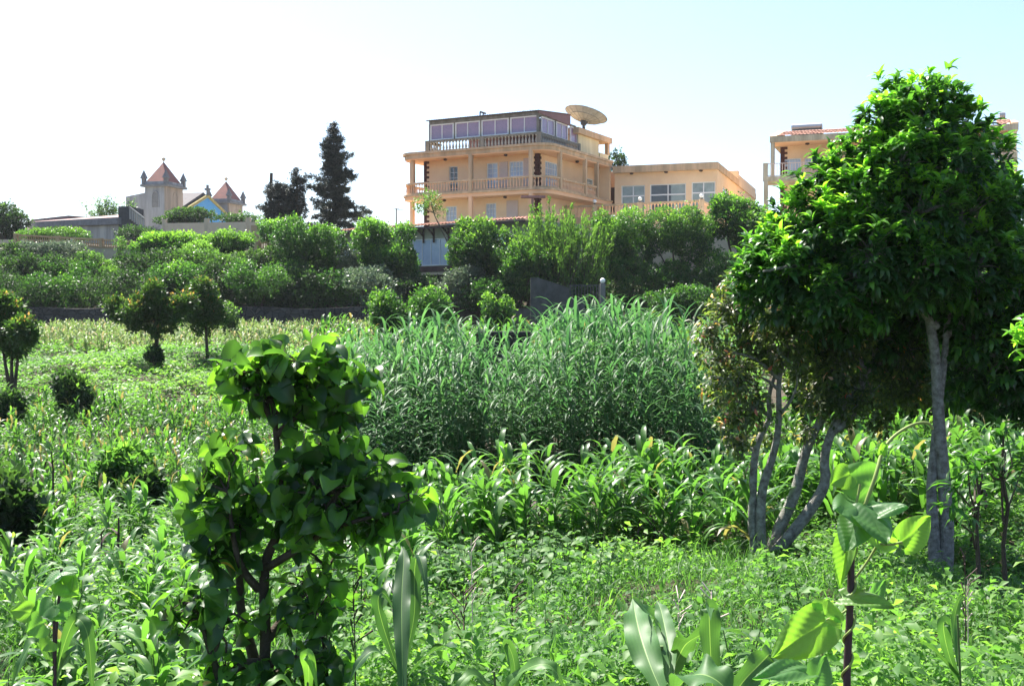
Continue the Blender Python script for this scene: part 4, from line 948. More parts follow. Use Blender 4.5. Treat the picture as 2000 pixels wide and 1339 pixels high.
S(972, 572, 602, 52, 50, G_FICUS, 'small clipped ball shrub left of the gate wing wall', 3500, .11, 'ball_shrub', 'shrub', shape='flat', young=.7)
S(1204, 296, 340, 34, 96, G_BANK, 'distant treetop showing behind the right end of the hotel', 1300, .18, 'tree', 'tree')
# --- field edge
for i, (px, y0, y1, wd, D, mt, lab, n) in enumerate([(762,565,648,84,44,G_FICUS,'glossy bush with lime tips, left half of the pair behind the reeds',9000),(840,558,640,100,45,G_FICUS,'glossy bush with lime tips, right half of the pair behind the reeds',10000),
    (450,590,650,30,48,G_FEATHER,'slender young sapling in front of the stone wall',1500),(560,645,675,60,50,G_BANK,'small green bush at the field edge below the stone wall',2500),(490,645,675,56,51,G_FEATHER,'pale tufted bush at the field edge left of the small green bush',2000),
    (640,632,665,40,51,G_BANK,'small bush at the right end of the stone wall foot',1500),(157,728,786,84,29,G_BANK,'dark irregular bush in the bean field, left of centre',3500),(280,912,975,70,17,G_BANK,'dark low clump in the middle of the left field',1800),(640,850,900,90,19,G_WEED,'leafy clump between the heart-leaved shrub and the reeds',3500),(235,870,925,110,19,G_WEED,'wide weedy mound in the left field',4000),(15,925,1060,110,14.5,G_BANK,'dark leafy bush at the left edge of the field',4500),
    (20,760,800,50,28,G_BANK,'small dark bush at the left edge, below the orange-tipped tree',2500),(300,675,712,30,37.5,G_BANK,'ivy bush hugging the foot of the orange-tipped tree',1500),(1590,640,840,90,23.5,G_BIG,'dark leafy bush behind the leaning tree',6000),(1650,600,840,170,24.5,G_BIG,'dark leafy bush between the two right trees',10000),(1790,590,850,190,25,G_BIG,'dark leafy bush behind the pale double trunk',10000),(1940,580,850,220,24,G_BIG,'dark leafy bush at the right edge behind the corn',11000),(1800,560,700,300,50,G_BANK,'dark tree mass far behind the tall right tree',12000)]):
    S(px, y0, y1, wd, D, mt, lab, n, .13 if D > 20 else .14, 'bush', 'bush', seed=i, young=.3 if px < 1500 else -.15, shape='flat' if D < 33 and px < 700 else 'round')

# feathery tall shrub (many upright plumes)
def plumes(px, y0, y1, wpx, D, n, label, mat=G_FEATHER, seed=1, L=.16):
    rng = np.random.default_rng(seed); top = P(px, y0, D); bot = P(px, y1, D); Wd = wpx * D / FPX
    root = thing('feathery_shrub', (top[0], D, bot[2] - .5), label, 'shrub', 'feathery tall shrubs')
    m = MB(); s = MB()
    for i in range(n):
        x = rng.normal(0, Wd * .24); y = rng.normal(0, .7); a = np.array([top[0] + x * .5, D + y, bot[2] - .5])
        h = (top[2] - bot[2]) * rng.uniform(.45, 1.0) * (1 - .5 * abs(x) / Wd); b = np.array([top[0] + x * 1.5, D + y * 1.4, bot[2] + h])
        path = wob(a, b, 6, .05, rng); s.tube(path, np.linspace(.03, .008, 6), 4)
        t = rng.random(120) ** .7; q = a + (b - a) * t[:, None] + rng.normal(size=(120, 3)) * .13 * (1.1 - t[:, None] * .75)
        leaf_cloud(m, rng, q, np.tile(nrm(np.array([[x * .5, y * .3, 1.2]])), (120, 1)), 2, L, DIAN, up=.5, spread=.55, rbase=np.clip(.2 + t * .5 + rng.normal(0, .1), 0, 1))
    s.build('stems', BARK_D, root); m.build('foliage', mat, root)
plumes(1068, 383, 560, 130, 61.5, 75, 'tall feathery shrub with upright lime plumes in front of the hotel corner', seed=3)
plumes(1130, 388, 580, 110, 60.8, 60, 'feathery upright shrub just above the garden gate, right of its taller neighbour', seed=4)
# thin bare-ish sapling in front of the hotel
def sapling():
    rng = np.random.default_rng(8); D = 66
    pth = smooth_path([P(882, 515, D), P(878, 480, D), P(858, 440, D), P(846, 415, D), P(840, 385, D)])
    root = thing('thin_sapling', P(882, 520, D), 'thin leaning sapling with a small airy crown in front of the hotel left end', 'sapling')
    s = MB(); s.tube(pth, np.linspace(.06, .02, len(pth)), 5); C = []
    for q in ((826, 392), (836, 378), (850, 386), (826, 405), (852, 398), (840, 392), (815, 400), (862, 415)):
        e = P(*q, D + rng.normal(0, .3)); C.append(e); s.tube(wob(pth[-6], e, 4, .05, rng), [.02, .015, .012, .008], 4)
    s.build('trunk', BARK, root)
    p, o, k = lobe_points(rng, np.array(C), np.full((len(C), 3), .36), 420); m = MB(); leaf_cloud(m, rng, p, o, 3, .15, DIAN, droop=.6, rbase=rng.normal(.5, .2, len(p))); m.build('crown', G_FEATHER, root)
sapling()
# bamboo clump left of the church
def bamboo():
    rng = np.random.default_rng(9); D = 100
    root = thing('bamboo_clump', P(208, 425, D), 'thin pale bamboo clump against the sky, left of the church', 'bamboo')
    s = MB(); m = MB()
    for i in range(46):
        x = rng.normal(208, 22); y = rng.uniform(375, 408) + abs(x - 215) * .35; a = P(208 + (x - 208) * .7, 430, D + rng.normal(0, .6)); b = P(x + rng.normal(0, 6), y, D); s.tube(wob(a, b, 4, .08, rng), [.035, .03, .02, .01], 4)
        t = rng.random(26); q = a + (b - a) * (.25 + .75 * t[:, None]) + rng.normal(size=(26, 3)) * .18; leaf_cloud(m, rng, q, np.tile([[0, 0, 1.]], (26, 1)), 2, .2, DIAN, spread=1.3, rbase=rng.normal(.5, .2, 26))
    s.build('canes', STEM, root); m.build('foliage', G_FEATHER, root)
bamboo()
# conifers
def conifer(px, y0, y1, wpx, D, prof, n, label, seed, lean=0, dens=1.0):
    rng = np.random.default_rng(seed); top = P(px, y0, D); bot = P(px, y1, D); H = top[2] - bot[2]; hw = wpx * D / FPX / 2
    root = thing('conifer', (bot[0], D, bot[2] - 1), label, 'tree', 'dark conifers'); s = MB(); m = MB()
    s.tube([(bot[0], D, bot[2] - 1), bot * .5 + top * .5, top], [.2, .1, .02], 6)
    pts = []; out = []
    for i in range(n):
        t = rng.random() ** .85; t = min(.99, (round(t * 13) + rng.normal(0, .16)) / 13.); t = max(t, 0); r = hw * np.interp(t, *zip(*prof)) * rng.choice([.45, .7, .9, 1.25], p=[.25, .35, .28, .12]); a = rng.uniform(0, 2 * math.pi)
        z = bot[2] + H * t; e = np.array([math.cos(a) * r, math.sin(a) * r, r * rng.uniform(-.15, .35)]); base = np.array([top[0] + (bot[0] - top[0]) * (1 - t), D, z - .12 * r])
        s.tube([base, base + e], [.03, .008], 4, cap=False)
        k = max(5, int(r * 34 * dens)); u = rng.random(k) ** .75
        w_ = .05 + .13 * np.sin(np.pi * np.clip(u, 0, 1)) [:, None]
        q = base + e * u[:, None] + rng.normal(size=(k, 3)) * w_ * np.array([1, 1, .6]) - UP * .22 * u[:, None] * rng.random((k, 1)); pts.append(q); out.append(np.tile(nrm(e), (k, 1)))
    pts = np.concatenate(pts); out = np.concatenate(out)
    leaf_cloud(m, rng, pts, out, 4, .2, DIAN, spread=.8, up=.1, rbase=rng.normal(.4, .2, len(pts)), jit=.08)
    s.build('trunk', BARK_D, root); m.build('crown', G_CONIF, root)
conifer(652, 240, 445, 98, 86, [(0,1.2),(.2,1.15),(.35,.8),(.45,.95),(.6,.5),(.7,.6),(.8,.38),(.9,.2),(1,.05)], 250, 'tall dark conifer with a ragged narrow spire, tallest on the skyline', 11, dens=1.5)
conifer(580, 330, 436, 62, 88, [(0,.9),(.3,1),(.6,.7),(.8,.4),(1,.08)], 80, 'dark conifer with a pointed top, right one of the low pair', 12, dens=1.5)
conifer(545, 358, 436, 78, 88.5, [(0,.8),(.3,1),(.7,.8),(.9,.5),(1,.25)], 100, 'dark bushy conifer with a rounded top, left one of the low pair beside the pole', 13, dens=1.5)

# ================================================================ SMALL ORANGE-TIPPED TREES
def tipped(base, D, lobes, label, stems, seed, n=5200):
    rng = np.random.default_rng(seed); b = P(*base, D); b[2] = float(gz(b[0], D))
    root = thing('orange_tipped_tree', b, label, 'tree', 'small trees with orange young leaves')
    C = np.array([P(x, y, D + rng.normal(0, .25)) for x, y, r in lobes]); Rd = np.array([[r * D / FPX] * 3 for x, y, r in lobes]) * [1, 1, .95]
    s = MB()
    for st in stems:
        pts = smooth_path([b + [rng.normal(0, .05), 0, -.2]] + [P(x, y, D) for x, y in st], 2); s.tube(pts, np.linspace(.07, .025, len(pts)), 6)
    for c in C: s.tube(wob(pts[-1], c, 4, .04, rng), [.03, .02, .015, .01], 4)
    s.build('trunk', BARK_D, root)
    Rd = Rd * rng.uniform(.75, 1.15, (len(C), 1)); p, o, k = lobe_points(rng, C, Rd, int(n * .62), inner=.7)
    j_ = rng.integers(len(p), size=len(p) // 6); p = np.concatenate([p, p[j_] + nrm(o[j_] + UP * .6) * rng.uniform(.03, .22, (len(j_), 1))]); o = np.concatenate([o, o[j_]]); tip = (o[:, 2] > .55) & (rng.random(len(p)) < .3)
    m = MB(); leaf_cloud(m, rng, p, o, 3, .11, DIA, rbase=np.where(tip, .84, .3) + rng.normal(0, .08, len(p)), spread=.8); m.build('crown', G_ORANGE, root)
tipped((303, 712), 37.5, [(222,598,15),(240,604,21),(262,612,22),(232,618,14),(280,592,22),(300,566,20),(312,598,30),(335,612,24),(352,596,20),(368,590,16),(295,632,18),(330,636,16),(262,632,14),(304,650,12)], 'small multi-lobed tree with orange tips and a bare trunk, standing in the field', [[(305, 680), (304, 645), (300, 620)], [(306, 685), (309, 650), (330, 615)]], 21, 6500)
tipped((402, 650), 40, [(398,562,20),(380,586,20),(392,600,30),(416,604,24),(398,628,24),(430,620,12),(366,610,18)], 'small round-topped tree with orange tips right behind the field tree', [[(402, 640), (400, 610)]], 22, 4500)
tipped((22, 742), 33, [(4,592,24),(25,610,22),(10,640,28),(44,645,22),(30,672,30),(55,660,14)], 'small tree with orange tips cut off by the left edge of the photo', [[(8, 700), (2, 650)], [(22, 700), (26, 650)], [(34, 700), (44, 655)]], 23, 5500)

# ================================================================ TALL RIGHT TREE
LEAF_T = strip_leaf(4, 1., .30, .75, .3)
def tall_tree():
    rng = np.random.default_rng(31); D = 14.0
    b = P(1842, 1130, D); b[2] = float(gz(b[0], D)) - .1
    root = thing('tall_glossy_tree', b, 'tall glossy broadleaf tree with a pale double trunk, largest on the right', 'tree')
    s = MB()
    def T(pts, r0, r1, dd=0): 
        q = smooth_path([P(x, y, D + d) for x, y, d in pts], 2); s.tube(q, np.linspace(r0, r1, len(q)), 10)
    s2 = [[(1846,1145,0),(1849,1050,0),(1848,980,0),(1840,900,-.02),(1832,800,0),(1828,700,0),(1815,620,0),(1800,540,.1),(1790,430,.1),(1795,300,0),(1800,180,0)],
          [(1826,1135,.0),(1825,1060,.0),(1821,1000,.0),(1818,950,.0),(1824,890,.03),(1832,800,.1),(1845,700,.1),(1850,620,.1),(1870,500,.1),(1880,380,0),(1870,280,0)]]
    T(s2[0], .10, .03); T(s2[1], .082, .02)
    for br, r0 in (([(1845,660,.1),(1880,620,.2),(1920,590,.3),(1960,560,.4)], .05), ([(1828,640,.0),(1790,590,-.1),(1740,540,-.2),(1700,480,-.3)], .06), ([(1815,600,0),(1760,560,-.3),(1680,540,-.5),(1600,520,-.5)], .06),
                ([(1700,500,-.2),(1640,440,-.3),(1600,380,-.3)], .04), ([(1600,520,-.5),(1540,520,-.6),(1490,530,-.6)], .035), ([(1800,480,.1),(1740,380,-.1),(1700,300,-.2)], .045), ([(1870,480,.1),(1930,400,.2),(1960,330,.2)], .045), ([(1790,560,.4),(1730,600,.8),(1690,640,.9)], .04), ([(1850,600,.2),(1900,660,.5),(1960,700,.7)], .045)):
        T(br, r0, .015)
    s_ = s
    L = [(1800,185,48,0),(1760,205,45,.2),(1845,200,45,.1),(1720,235,45,0),(1800,250,70,-.1),(1880,250,50,.1),(1690,290,50,0),(1760,320,75,-.3),(1850,330,80,-.2),(1925,300,50,.2),(1640,330,45,0),(1610,385,50,-.1),
         (1690,390,75,-.3),(1790,420,85,-.5),(1890,420,85,-.2),(1960,390,50,.2),(1560,430,50,0),(1620,460,65,-.4),(1700,490,80,-.6),(1800,520,80,-.6),(1900,520,90,-.3),(1990,480,60,0),(1505,480,48,0),(1540,520,60,-.3),(1475,545,42,0),
         (1620,560,70,-.5),(1520,580,50,-.2),(1700,580,60,-.3),(1460,590,32,0),(1790,610,50,.6),(1900,620,85,.2),(1990,600,80,.2),(1960,700,80,.3),(2040,680,90,.3),(1900,720,50,.6),(2060,520,90,.3),(2040,780,60,.5),(1960,790,45,.6),
         (1640,620,60,.4),(1570,600,50,.6),(1720,660,60,.9),(1800,380,110,1.1),(1700,430,110,1.1),(1900,420,110,1.1),(1590,500,80,1.),(1800,560,110,1.3),(1650,560,90,1.2),(1930,600,110,1.3),(1560,640,50,1.2),(1660,680,60,1.2),(1760,700,50,1.3),(1870,760,40,1.2)]
    C = np.array([P(x, y, D + d) for x, y, r, d in L]); Rd = np.array([[r * D / FPX * 1.0] * 3 for x, y, r, d in L])
    p, o, k = lobe_points(rng, C, Rd * .95, 5600, inner=.5, cut=.5)
    j_ = rng.integers(len(p), size=650); j_ = j_[o[j_, 2] > -.1]; p = np.concatenate([p, p[j_] + nrm(o[j_] + UP * .5) * rng.uniform(.05, .22, (len(j_), 1))]); o = np.concatenate([o, o[j_]]); k = np.concatenate([k, k[j_]])
    rb = .2 + .68 * np.clip(o[:, 2] + .1, 0, 1) + rng.normal(0, .16, len(p))  # sunlit tops and dark undersides put into the leaf tone by facing
    m = MB()
    nz = nrm(o + UP * .35)
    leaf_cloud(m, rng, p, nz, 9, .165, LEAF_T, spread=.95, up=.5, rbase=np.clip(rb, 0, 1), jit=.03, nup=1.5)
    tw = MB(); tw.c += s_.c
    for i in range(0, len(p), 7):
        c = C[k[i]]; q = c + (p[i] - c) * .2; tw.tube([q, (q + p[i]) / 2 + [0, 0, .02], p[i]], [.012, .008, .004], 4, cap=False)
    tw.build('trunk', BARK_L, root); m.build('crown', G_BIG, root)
tall_tree()

# ================================================================ MULTI-TRUNK TREE with orange and red leaves
def multi_tree():
    rng = np.random.default_rng(41); D = 14.9
    b = P(1490, 1092, D); b[2] = float(gz(b[0], D)) - .1
    root = thing('leaning_tree', b, 'multi-trunked leaning tree with grey stems and sparse leaves, some orange and red', 'tree')
    s = MB(); tips = []
    def T(pts, r0, r1, keep=True):
        q = smooth_path([P(x, y, D + d) for x, y, d in pts], 2); s.tube(q, np.linspace(r0, r1, len(q)), 9)
        if keep: tips.append(q[-1])
        return q
    T([(1480,1090,0),(1468,1040,0),(1470,960,0),(1474,880,0),(1490,840,0),(1505,815,0),(1500,780,0),(1510,740,.1),(1530,700,.1)], .065, .02)
    T([(1490,1092,-.05),(1485,1040,-.05),(1487,960,-.05),(1500,920,-.05),(1518,860,-.05),(1522,810,-.05),(1520,740,-.1),(1535,690,-.1),(1560,640,0)], .075, .02)
    T([(1497,1085,.05),(1525,1025,.05),(1555,960,.1),(1570,890,.1),(1590,840,.1),(1620,800,.1),(1618,755,.1),(1640,700,.1),(1630,640,.1)], .09, .025)
    T([(1505,1088,-.1),(1540,1050,-.1),(1590,985,-.1),(1615,940,-.1),(1608,900,-.1),(1620,850,-.1),(1645,800,-.1),(1665,760,-.1),(1690,730,0),(1710,680,0)], .09, .03)
    T([(1625,845,-.1),(1655,825,-.1),(1678,790,-.1),(1690,740,-.1),(1680,690,-.1)], .05, .02)
    T([(1485,1092,0),(1500,1098,-.05),(1520,1092,0)], .13, .11, False)
    for q in ([(1522,810,0),(1548,780,-.1),(1560,740,-.1),(1548,700,-.2)], [(1505,815,0),(1470,790,-.1),(1430,780,-.1)], [(1520,740,-.1),(1480,700,-.2),(1440,690,-.2),(1400,680,-.2)], [(1530,700,0),(1500,660,.1),(1470,620,.1)],
              [(1474,880,0),(1440,860,.1),(1410,850,.1)], [(1520,760,-.1),(1490,735,-.2),(1450,735,-.2)], [(1560,640,0),(1540,600,.1),(1500,580,.1)], [(1640,700,.1),(1600,660,.1),(1570,640,.1)], [(1690,730,0),(1730,700,.1),(1770,680,.2)], [(1665,760,0),(1640,730,.2),(1600,720,.3)]): T(q, .025, .008)
    L = [(1385,650,32),(1420,600,34),(1410,700,42),(1460,640,42),(1440,745,42),(1400,760,30),(1490,690,40),(1510,620,40),(1540,680,40),(1470,800,36),(1430,820,30),(1560,730,38),(1590,680,42),(1630,720,42),(1660,660,46),(1700,700,50),(1740,740,50),(1690,780,40),(1640,800,34),(1600,780,34),(1760,680,50),(1790,760,40),(1720,820,30),(1580,850,24),(1505,850,20),(1430,560,24),(1440,870,22)]
    C = np.array([P(x, y, D + rng.normal(0, .35)) for x, y, r in L]); Rd = np.array([[r * D / FPX] * 3 for x, y, r in L])
    p, o, k = lobe_points(rng, C, Rd * 1.08, 3100, inner=.9, cut=.2)
    m = MB(); T_ = strip_leaf(2, 1., .42, .5, .3)
    rb = rng.normal(.42, .2, len(p)); w_ = rng.random(len(p)); leftness = np.clip((5.2 - p[:, 0]) / 2.6, 0, 1); rb = np.where(w_ < .04 * leftness + .008, rng.uniform(.88, 1, len(p)), np.clip(rb, 0, .84))
    leaf_cloud(m, rng, p, o, 4, .10, T_, spread=1.2, up=.1, rbase=rb, jit=.05)
    t = s
    for i in range(0, len(p), 6): c = C[k[i]]; t.tube([c, (c + p[i]) / 2 + rng.normal(0, .03, 3), p[i]], [.010, .007, .004], 4, cap=False)
    for c in C:
        j = min(tips, key=lambda q: np.linalg.norm(q - c)); t.tube(wob(j, c, 4, .04, rng), [.016, .012, .01, .008], 4, cap=False)
    t.build('trunk', BARK_L, root); m.build('crown', G_MULTI, root)
multi_tree()

# ================================================================ FOREGROUND HEART-LEAVED TREE
HV, HF = heart_leaf(6, 4, .98, .35, .5)
def hearts(mb, pos, Rm, sc, rnd):
    mb.scatter((HV, HF), pos, Rm, sc, rnd, 0, np.tile([-.05, 0, .12, 0, -.05], 7))
def heart_tree():
    rng = np.random.default_rng(51); D = 6.0
    b = P(505, 1480, D); b[2] = float(gz(b[0], D)) - .05
    root = thing('heart_leaved_tree', b, 'dark branching shrub with big heart-shaped leaves in the left foreground', 'tree')
    s = MB(); ends = []
    def T(pts, r0, r1):
        q = smooth_path([P(x, y, D + d) for x, y, d in pts], 2); s.tube(q, np.linspace(r0, r1, len(q)), 8); ends.append(q[-1])
    T([(500,1500,0),(510,1380,0),(520,1250,0),(515,1150,0),(518,1090,0),(545,1040,0),(548,980,0),(545,900,0),(538,840,0),(535,790,0),(520,770,0)], .036, .013)
    T([(525,1400,.1),(490,1260,.1),(470,1200,.1),(468,1120,.1),(458,1060,.1),(450,1000,.1)], .035, .012)
    T([(505,1150,0),(470,1110,-.1),(455,1050,-.1),(445,960,-.1)], .025, .01)
    T([(518,1110,0),(560,1085,-.1),(600,1060,-.1),(640,1035,-.2),(700,1015,-.2),(745,1005,-.2)], .024, .009)
    T([(600,1060,-.1),(640,1010,-.1),(660,960,-.1)], .022, .01)
    T([(540,850,0),(565,825,0),(590,800,.1),(600,750,.1),(608,700,.1)], .02, .009)
    T([(535,830,0),(515,790,.0),(507,750,0),(500,720,0)], .018, .009)
    T([(545,930,0),(580,900,.2),(620,870,.3),(650,850,.3)], .018, .008)
    T([(530,1300,0),(480,1290,-.1),(430,1330,-.2),(400,1240,-.2),(385,1180,-.2)], .03, .01)
    T([(430,1330,-.2),(415,1290,-.2),(440,1200,-.2)], .02, .01)
    T([(520,1250,0),(560,1200,.1),(600,1150,.1),(640,1110,.1)], .028, .01)
    T([(520,1330,0),(580,1290,.1),(630,1240,.1)], .025, .01)
    L = [(455,725,38,0),(500,715,40,0),(550,705,34,0),(590,700,45,0),(640,720,45,0),(690,745,40,0),(600,760,50,.1),(540,765,40,0),(475,765,30,0),(660,790,40,.1),(560,820,30,0),(445,870,40,.1),(390,940,30,0),(430,930,40,0),(500,950,45,0),(420,1000,45,0),(470,1020,45,0),
         (600,900,40,.1),(560,960,50,0),(620,950,60,-.1),(690,900,55,.1),(740,930,45,.1),(650,870,40,.2),(680,990,60,-.1),(750,990,50,0),(800,975,35,0),(610,1020,50,-.1),(560,1040,40,0),(420,1080,40,0),(480,1090,35,0),(640,1100,50,0),(580,1130,45,.1),(620,1180,55,0),
         (560,1210,45,-.1),(640,1260,45,0),(580,1300,55,-.1),(520,1320,50,-.1),(440,1300,40,-.2),(390,1180,45,-.2),(350,1170,30,-.2),(420,1230,35,-.2),(360,1230,25,-.2),(490,1220,30,0),(640,1320,40,0),(700,1040,40,.1),(400,1330,40,-.2),(330,1200,25,-.2),(445,1150,25,0)]
    L = [(x, y, r * (.74 if y > 1085 else .94), d) for x, y, r, d in L]
    C = np.array([P(x, y, D + d) for x, y, r, d in L]); Rd = np.array([[r * D / FPX, r * D / FPX * 1.5, r * D / FPX * .9] for x, y, r, d in L])
    p, o, k = lobe_points(rng, C, Rd * [1.3, 1.1, 1.2], 1300, inner=.95, cut=.0)
    n = len(p); tipd = nrm(o * [1, 1, .3] * .7 + rand_unit(rng, n) * .8 - UP * .35); nn = nrm(o * .2 + UP * .8 + rand_unit(rng, n) * 1.0)
    sc = .05 + .085 * rng.random(n) ** 1.2; rnd = np.clip(rng.normal(.56, .28, n), 0, .78); rnd[rng.random(n) < .003] = .965
    m = MB(); hearts(m, p, frames(tipd, nn), sc, rnd); m.build('crown', G_HEART, root)
    t = s
    for i in range(0, n, 2): c = C[k[i]]; t.tube([c + (p[i] - c) * .2 - [0, 0, .02], p[i]], [.004, .0025], 4, cap=False)
    for c in C: j = min(ends, key=lambda q: np.linalg.norm(q - c)); t.tube(wob(j, c, 4, .02, rng), [.010, .008, .007, .005], 5, cap=False)
    t.build('trunk', BARK_D, root)
heart_tree()
# ================================================================ CORN
def ribbon(mb, path, widths, normals=None, fold=.25, mat=0, rnd=.5, wave=0, phase=0, up=(0, 0, 1), sub=1):
    rib = sub == 2
    """blade along a path; widths per section; V fold with wavy margins"""
    path = np.array(path, float); n = len(path); t = nrm(np.gradient(path, axis=0)); up = np.array(up, float)
    s = nrm(np.cross(t, np.tile(up, (n, 1)) if normals is None else normals)); nn = np.cross(s, t)
    V = []
    K = 2 if sub == 1 else 4
    offs = np.sort(np.concatenate([np.linspace(-1, 1, 18), [-.09, -.03, .03, .09]])) if rib else np.linspace(-1, 1, K + 1)
    K = len(offs) - 1; rl = rnd
    if rib: rnd = np.tile(np.where(np.abs(offs) < .035, .93, rl + .05 * np.cos(np.arange(len(offs)) * math.pi)), n)
    for i in range(n):
        w_ = widths[i] / 2
        for e in offs:
            ww = wave * w_ * math.sin(i * (.75 if rib else 1.9) + phase + (1.3 if e > 0 else 0)) * abs(e) ** 2
            V.append(path[i] + s[i] * w_ * e + nn[i] * (w_ * fold * abs(e) + ww))
    m = K + 1
    f = [[m*i+j, m*i+j+1, m*(i+1)+j+1, m*(i+1)+j] for i in range(n - 1) for j in range(K)]
    mb.add(V, f, mat, rnd, True)
def blade_path(base, az, L, el0, curl, n, rng, side=0.):
    p = np.array(base, float); el = el0; a = az; out = [p.copy()]
    for i in range(n):
        st = L / n; p = p + st * np.array([math.cos(a) * math.cos(el), math.sin(a) * math.cos(el), math.sin(el)]); out.append(p.copy()); el -= curl / n * (.5 + i / n); a += side / n
    return np.array(out)
def corn_plant(seed, H=1.25, nl=9, Wd=.075, L=.62, dry=0., tassel=False, seg=8):
    rng = np.random.default_rng(seed); st, lf = MB(), MB()
    lean = rng.normal(0, .05, 2); path = np.array([[lean[0] * t * t, lean[1] * t * t, H * t * .82] for t in np.linspace(0, 1, 5)]); st.tube(path, np.linspace(.013, .006, 5) * (H / 1.2), 5)
    az = rng.uniform(0, 6.28)
    for i in range(nl):
        t = .12 + .88 * i / (nl - 1); az += math.pi + rng.normal(0, .35); b = [lean[0] * t * t, lean[1] * t * t, H * t * .80]
        l = L * (.65 + .5 * math.sin(math.pi * min(1, t + .1))) * rng.uniform(.8, 1.1); el = rng.uniform(.95, 1.35) if t < .85 else rng.uniform(1.25, 1.5)
        pth = blade_path(b, az, l, el, rng.uniform(1.1, 2.6), seg, rng, rng.normal(0, .5)); u = np.linspace(0, 1, seg + 1)
        wd = Wd * rng.uniform(.8, 1.15) * np.clip(np.sin(np.pi * (u * .86 + .14)) ** .7, .02, 1)
        r = np.clip(rng.normal(.45, .18), 0, .78); r = rng.uniform(.92, 1) if (rng.random() < dry + (.25 if t < .3 else 0)) else r
        ribbon(lf, pth, wd, rnd=r, wave=.25, phase=rng.uniform(0, 6), fold=.3)
    if tassel:
        for k in range(5): ribbon(st, blade_path([lean[0], lean[1], H * .82], rng.uniform(0, 6.28), .22, 1.3, .8, 3, rng), [.008] * 4)
    return st, lf
def merge(*ms):
    q = MB(); 
    for i, m in enumerate(ms):
        for v, f, mt, r, sm in m.c: q.c.append((v, f, np.full(len(f), i, np.int32), r, sm))
    return q
CORN = [corn_plant(100 + i, H=1.2 + .05 * (i % 4), nl=10 + i % 3, dry=.03, Wd=.088, L=.80) for i in range(9)]
cornprot = []
for st, lf in CORN: cornprot.append((st, lf))
_cm = {}
def place_corn(i, x, y, yaw, sc, label, group):
    z = float(gz(x, y)) - .03
    root = thing('corn_plant', (x, y, z), label, 'corn plant', group); root.rotation_euler = (0, 0, yaw); root.scale = (sc,) * 3
    if i not in _cm:
        st, lf = cornprot[i]; a = st.build('stalk', STEM); b = lf.build('leaves', G_CORN); _cm[i] = (a, b)
    else:
        a, b = _cm[i][0].copy(), _cm[i][1].copy(); COL.objects.link(a); COL.objects.link(b)
    a.parent = root; b.parent = root
rng = np.random.default_rng(61)
spots = []
def row_pts(px0, px1, D0, D1, n, jx=6):
    for i in range(n):
        D = rng.uniform(D0, D1); px = rng.uniform(px0, px1); spots.append((D, P(px, 600, D)[0], px))
row_pts(800, 1480, 14.9, 18.2, 130); mid = len(spots)
row_pts(1480, 2010, 16.2, 19.5, 62); rt = len(spots)
row_pts(-10, 470, 6.5, 16, 78); lf_ = len(spots)
row_pts(640, 830, 9, 15, 18); ce = len(spots)
for n_, (D, x, px) in enumerate(spots):
    if n_ < mid: lab, gp, s = 'green corn plant in the band before the reeds', 'corn in the band before the reeds', .88
    elif n_ < rt: lab, gp, s = 'green corn plant behind the right tree trunks', 'corn behind the right trunks', 1.05
    elif n_ < lf_: lab, gp, s = 'young corn among weeds in the left field', 'scattered corn on the left', .62
    else: lab, gp, s = 'corn plant just behind the heart-leaved shrub', 'corn behind the heart-leaved shrub', .85
    edge = 'nearer rows' if D < (16.4 if n_ < mid else 17.6 if n_ < rt else 10 if n_ < lf_ else 12) else 'farther rows'
    lo_, hi_ = ((800, 1480) if n_ < mid else (1480, 2010) if n_ < rt else (-10, 470) if n_ < lf_ else (640, 830)); q_ = min(3, int((px - lo_) / (hi_ - lo_) * 4)); lab += ', ' + ['leftmost quarter', 'left of its middle', 'right of its middle', 'rightmost quarter'][q_] + ', ' + edge
    place_corn(int(rng.integers(9)), x, D, rng.uniform(0, 6.28), s * rng.uniform(.8, 1.2), lab, gp)
def corn_stuff(name, n, px0, px1, D0, D1, sc, dry, mat, label, seed, H=1.1, dmul=1.):
    r = np.random.default_rng(seed); D = np.sqrt(r.uniform(D0**2, D1**2, n)); px = r.uniform(px0, px1, n); x = (px - 1000) / FPX * D
    prot = [corn_plant(seed * 10 + i, H=H, nl=7, L=.55, dry=dry, seg=4, Wd=.085) for i in range(5)]; m = MB(); k = r.integers(0, 5, n)
    for i in range(5):
        q = k == i; m.stamp(merge(*prot[i]), np.stack([x[q], D[q], gz(x[q], D[q]) - .03], 1), r.uniform(0, 6.28, q.sum()), sc * r.uniform(.7, 1.25, q.sum()), rnd=r.normal(0, .05, q.sum()))
    tag(m.build(name, [STEM, mat]), label, 'corn', kind='stuff')
corn_stuff('far_corn', 1900, -80, 760, 43, 58.5, .72, .12, G_DRY, 'half dry far corn below the stone retaining wall', 7, 1.0)
corn_stuff('mid_corn', 1100, -60, 760, 16, 30, .62, .06, G_CORN, 'mid-distance corn mixed with weeds on the left', 8)
corn_stuff('rear_corn', 260, 1480, 2060, 19, 24, 1.0, .1, G_CORN, 'rear corn in shade beyond the right trees', 9, 1.25)
corn_stuff('edge_corn', 220, 600, 1400, 34, 50, 1.1, .1, G_CORN, 'corn beyond the reeds at the back of the field', 6, 1.2)

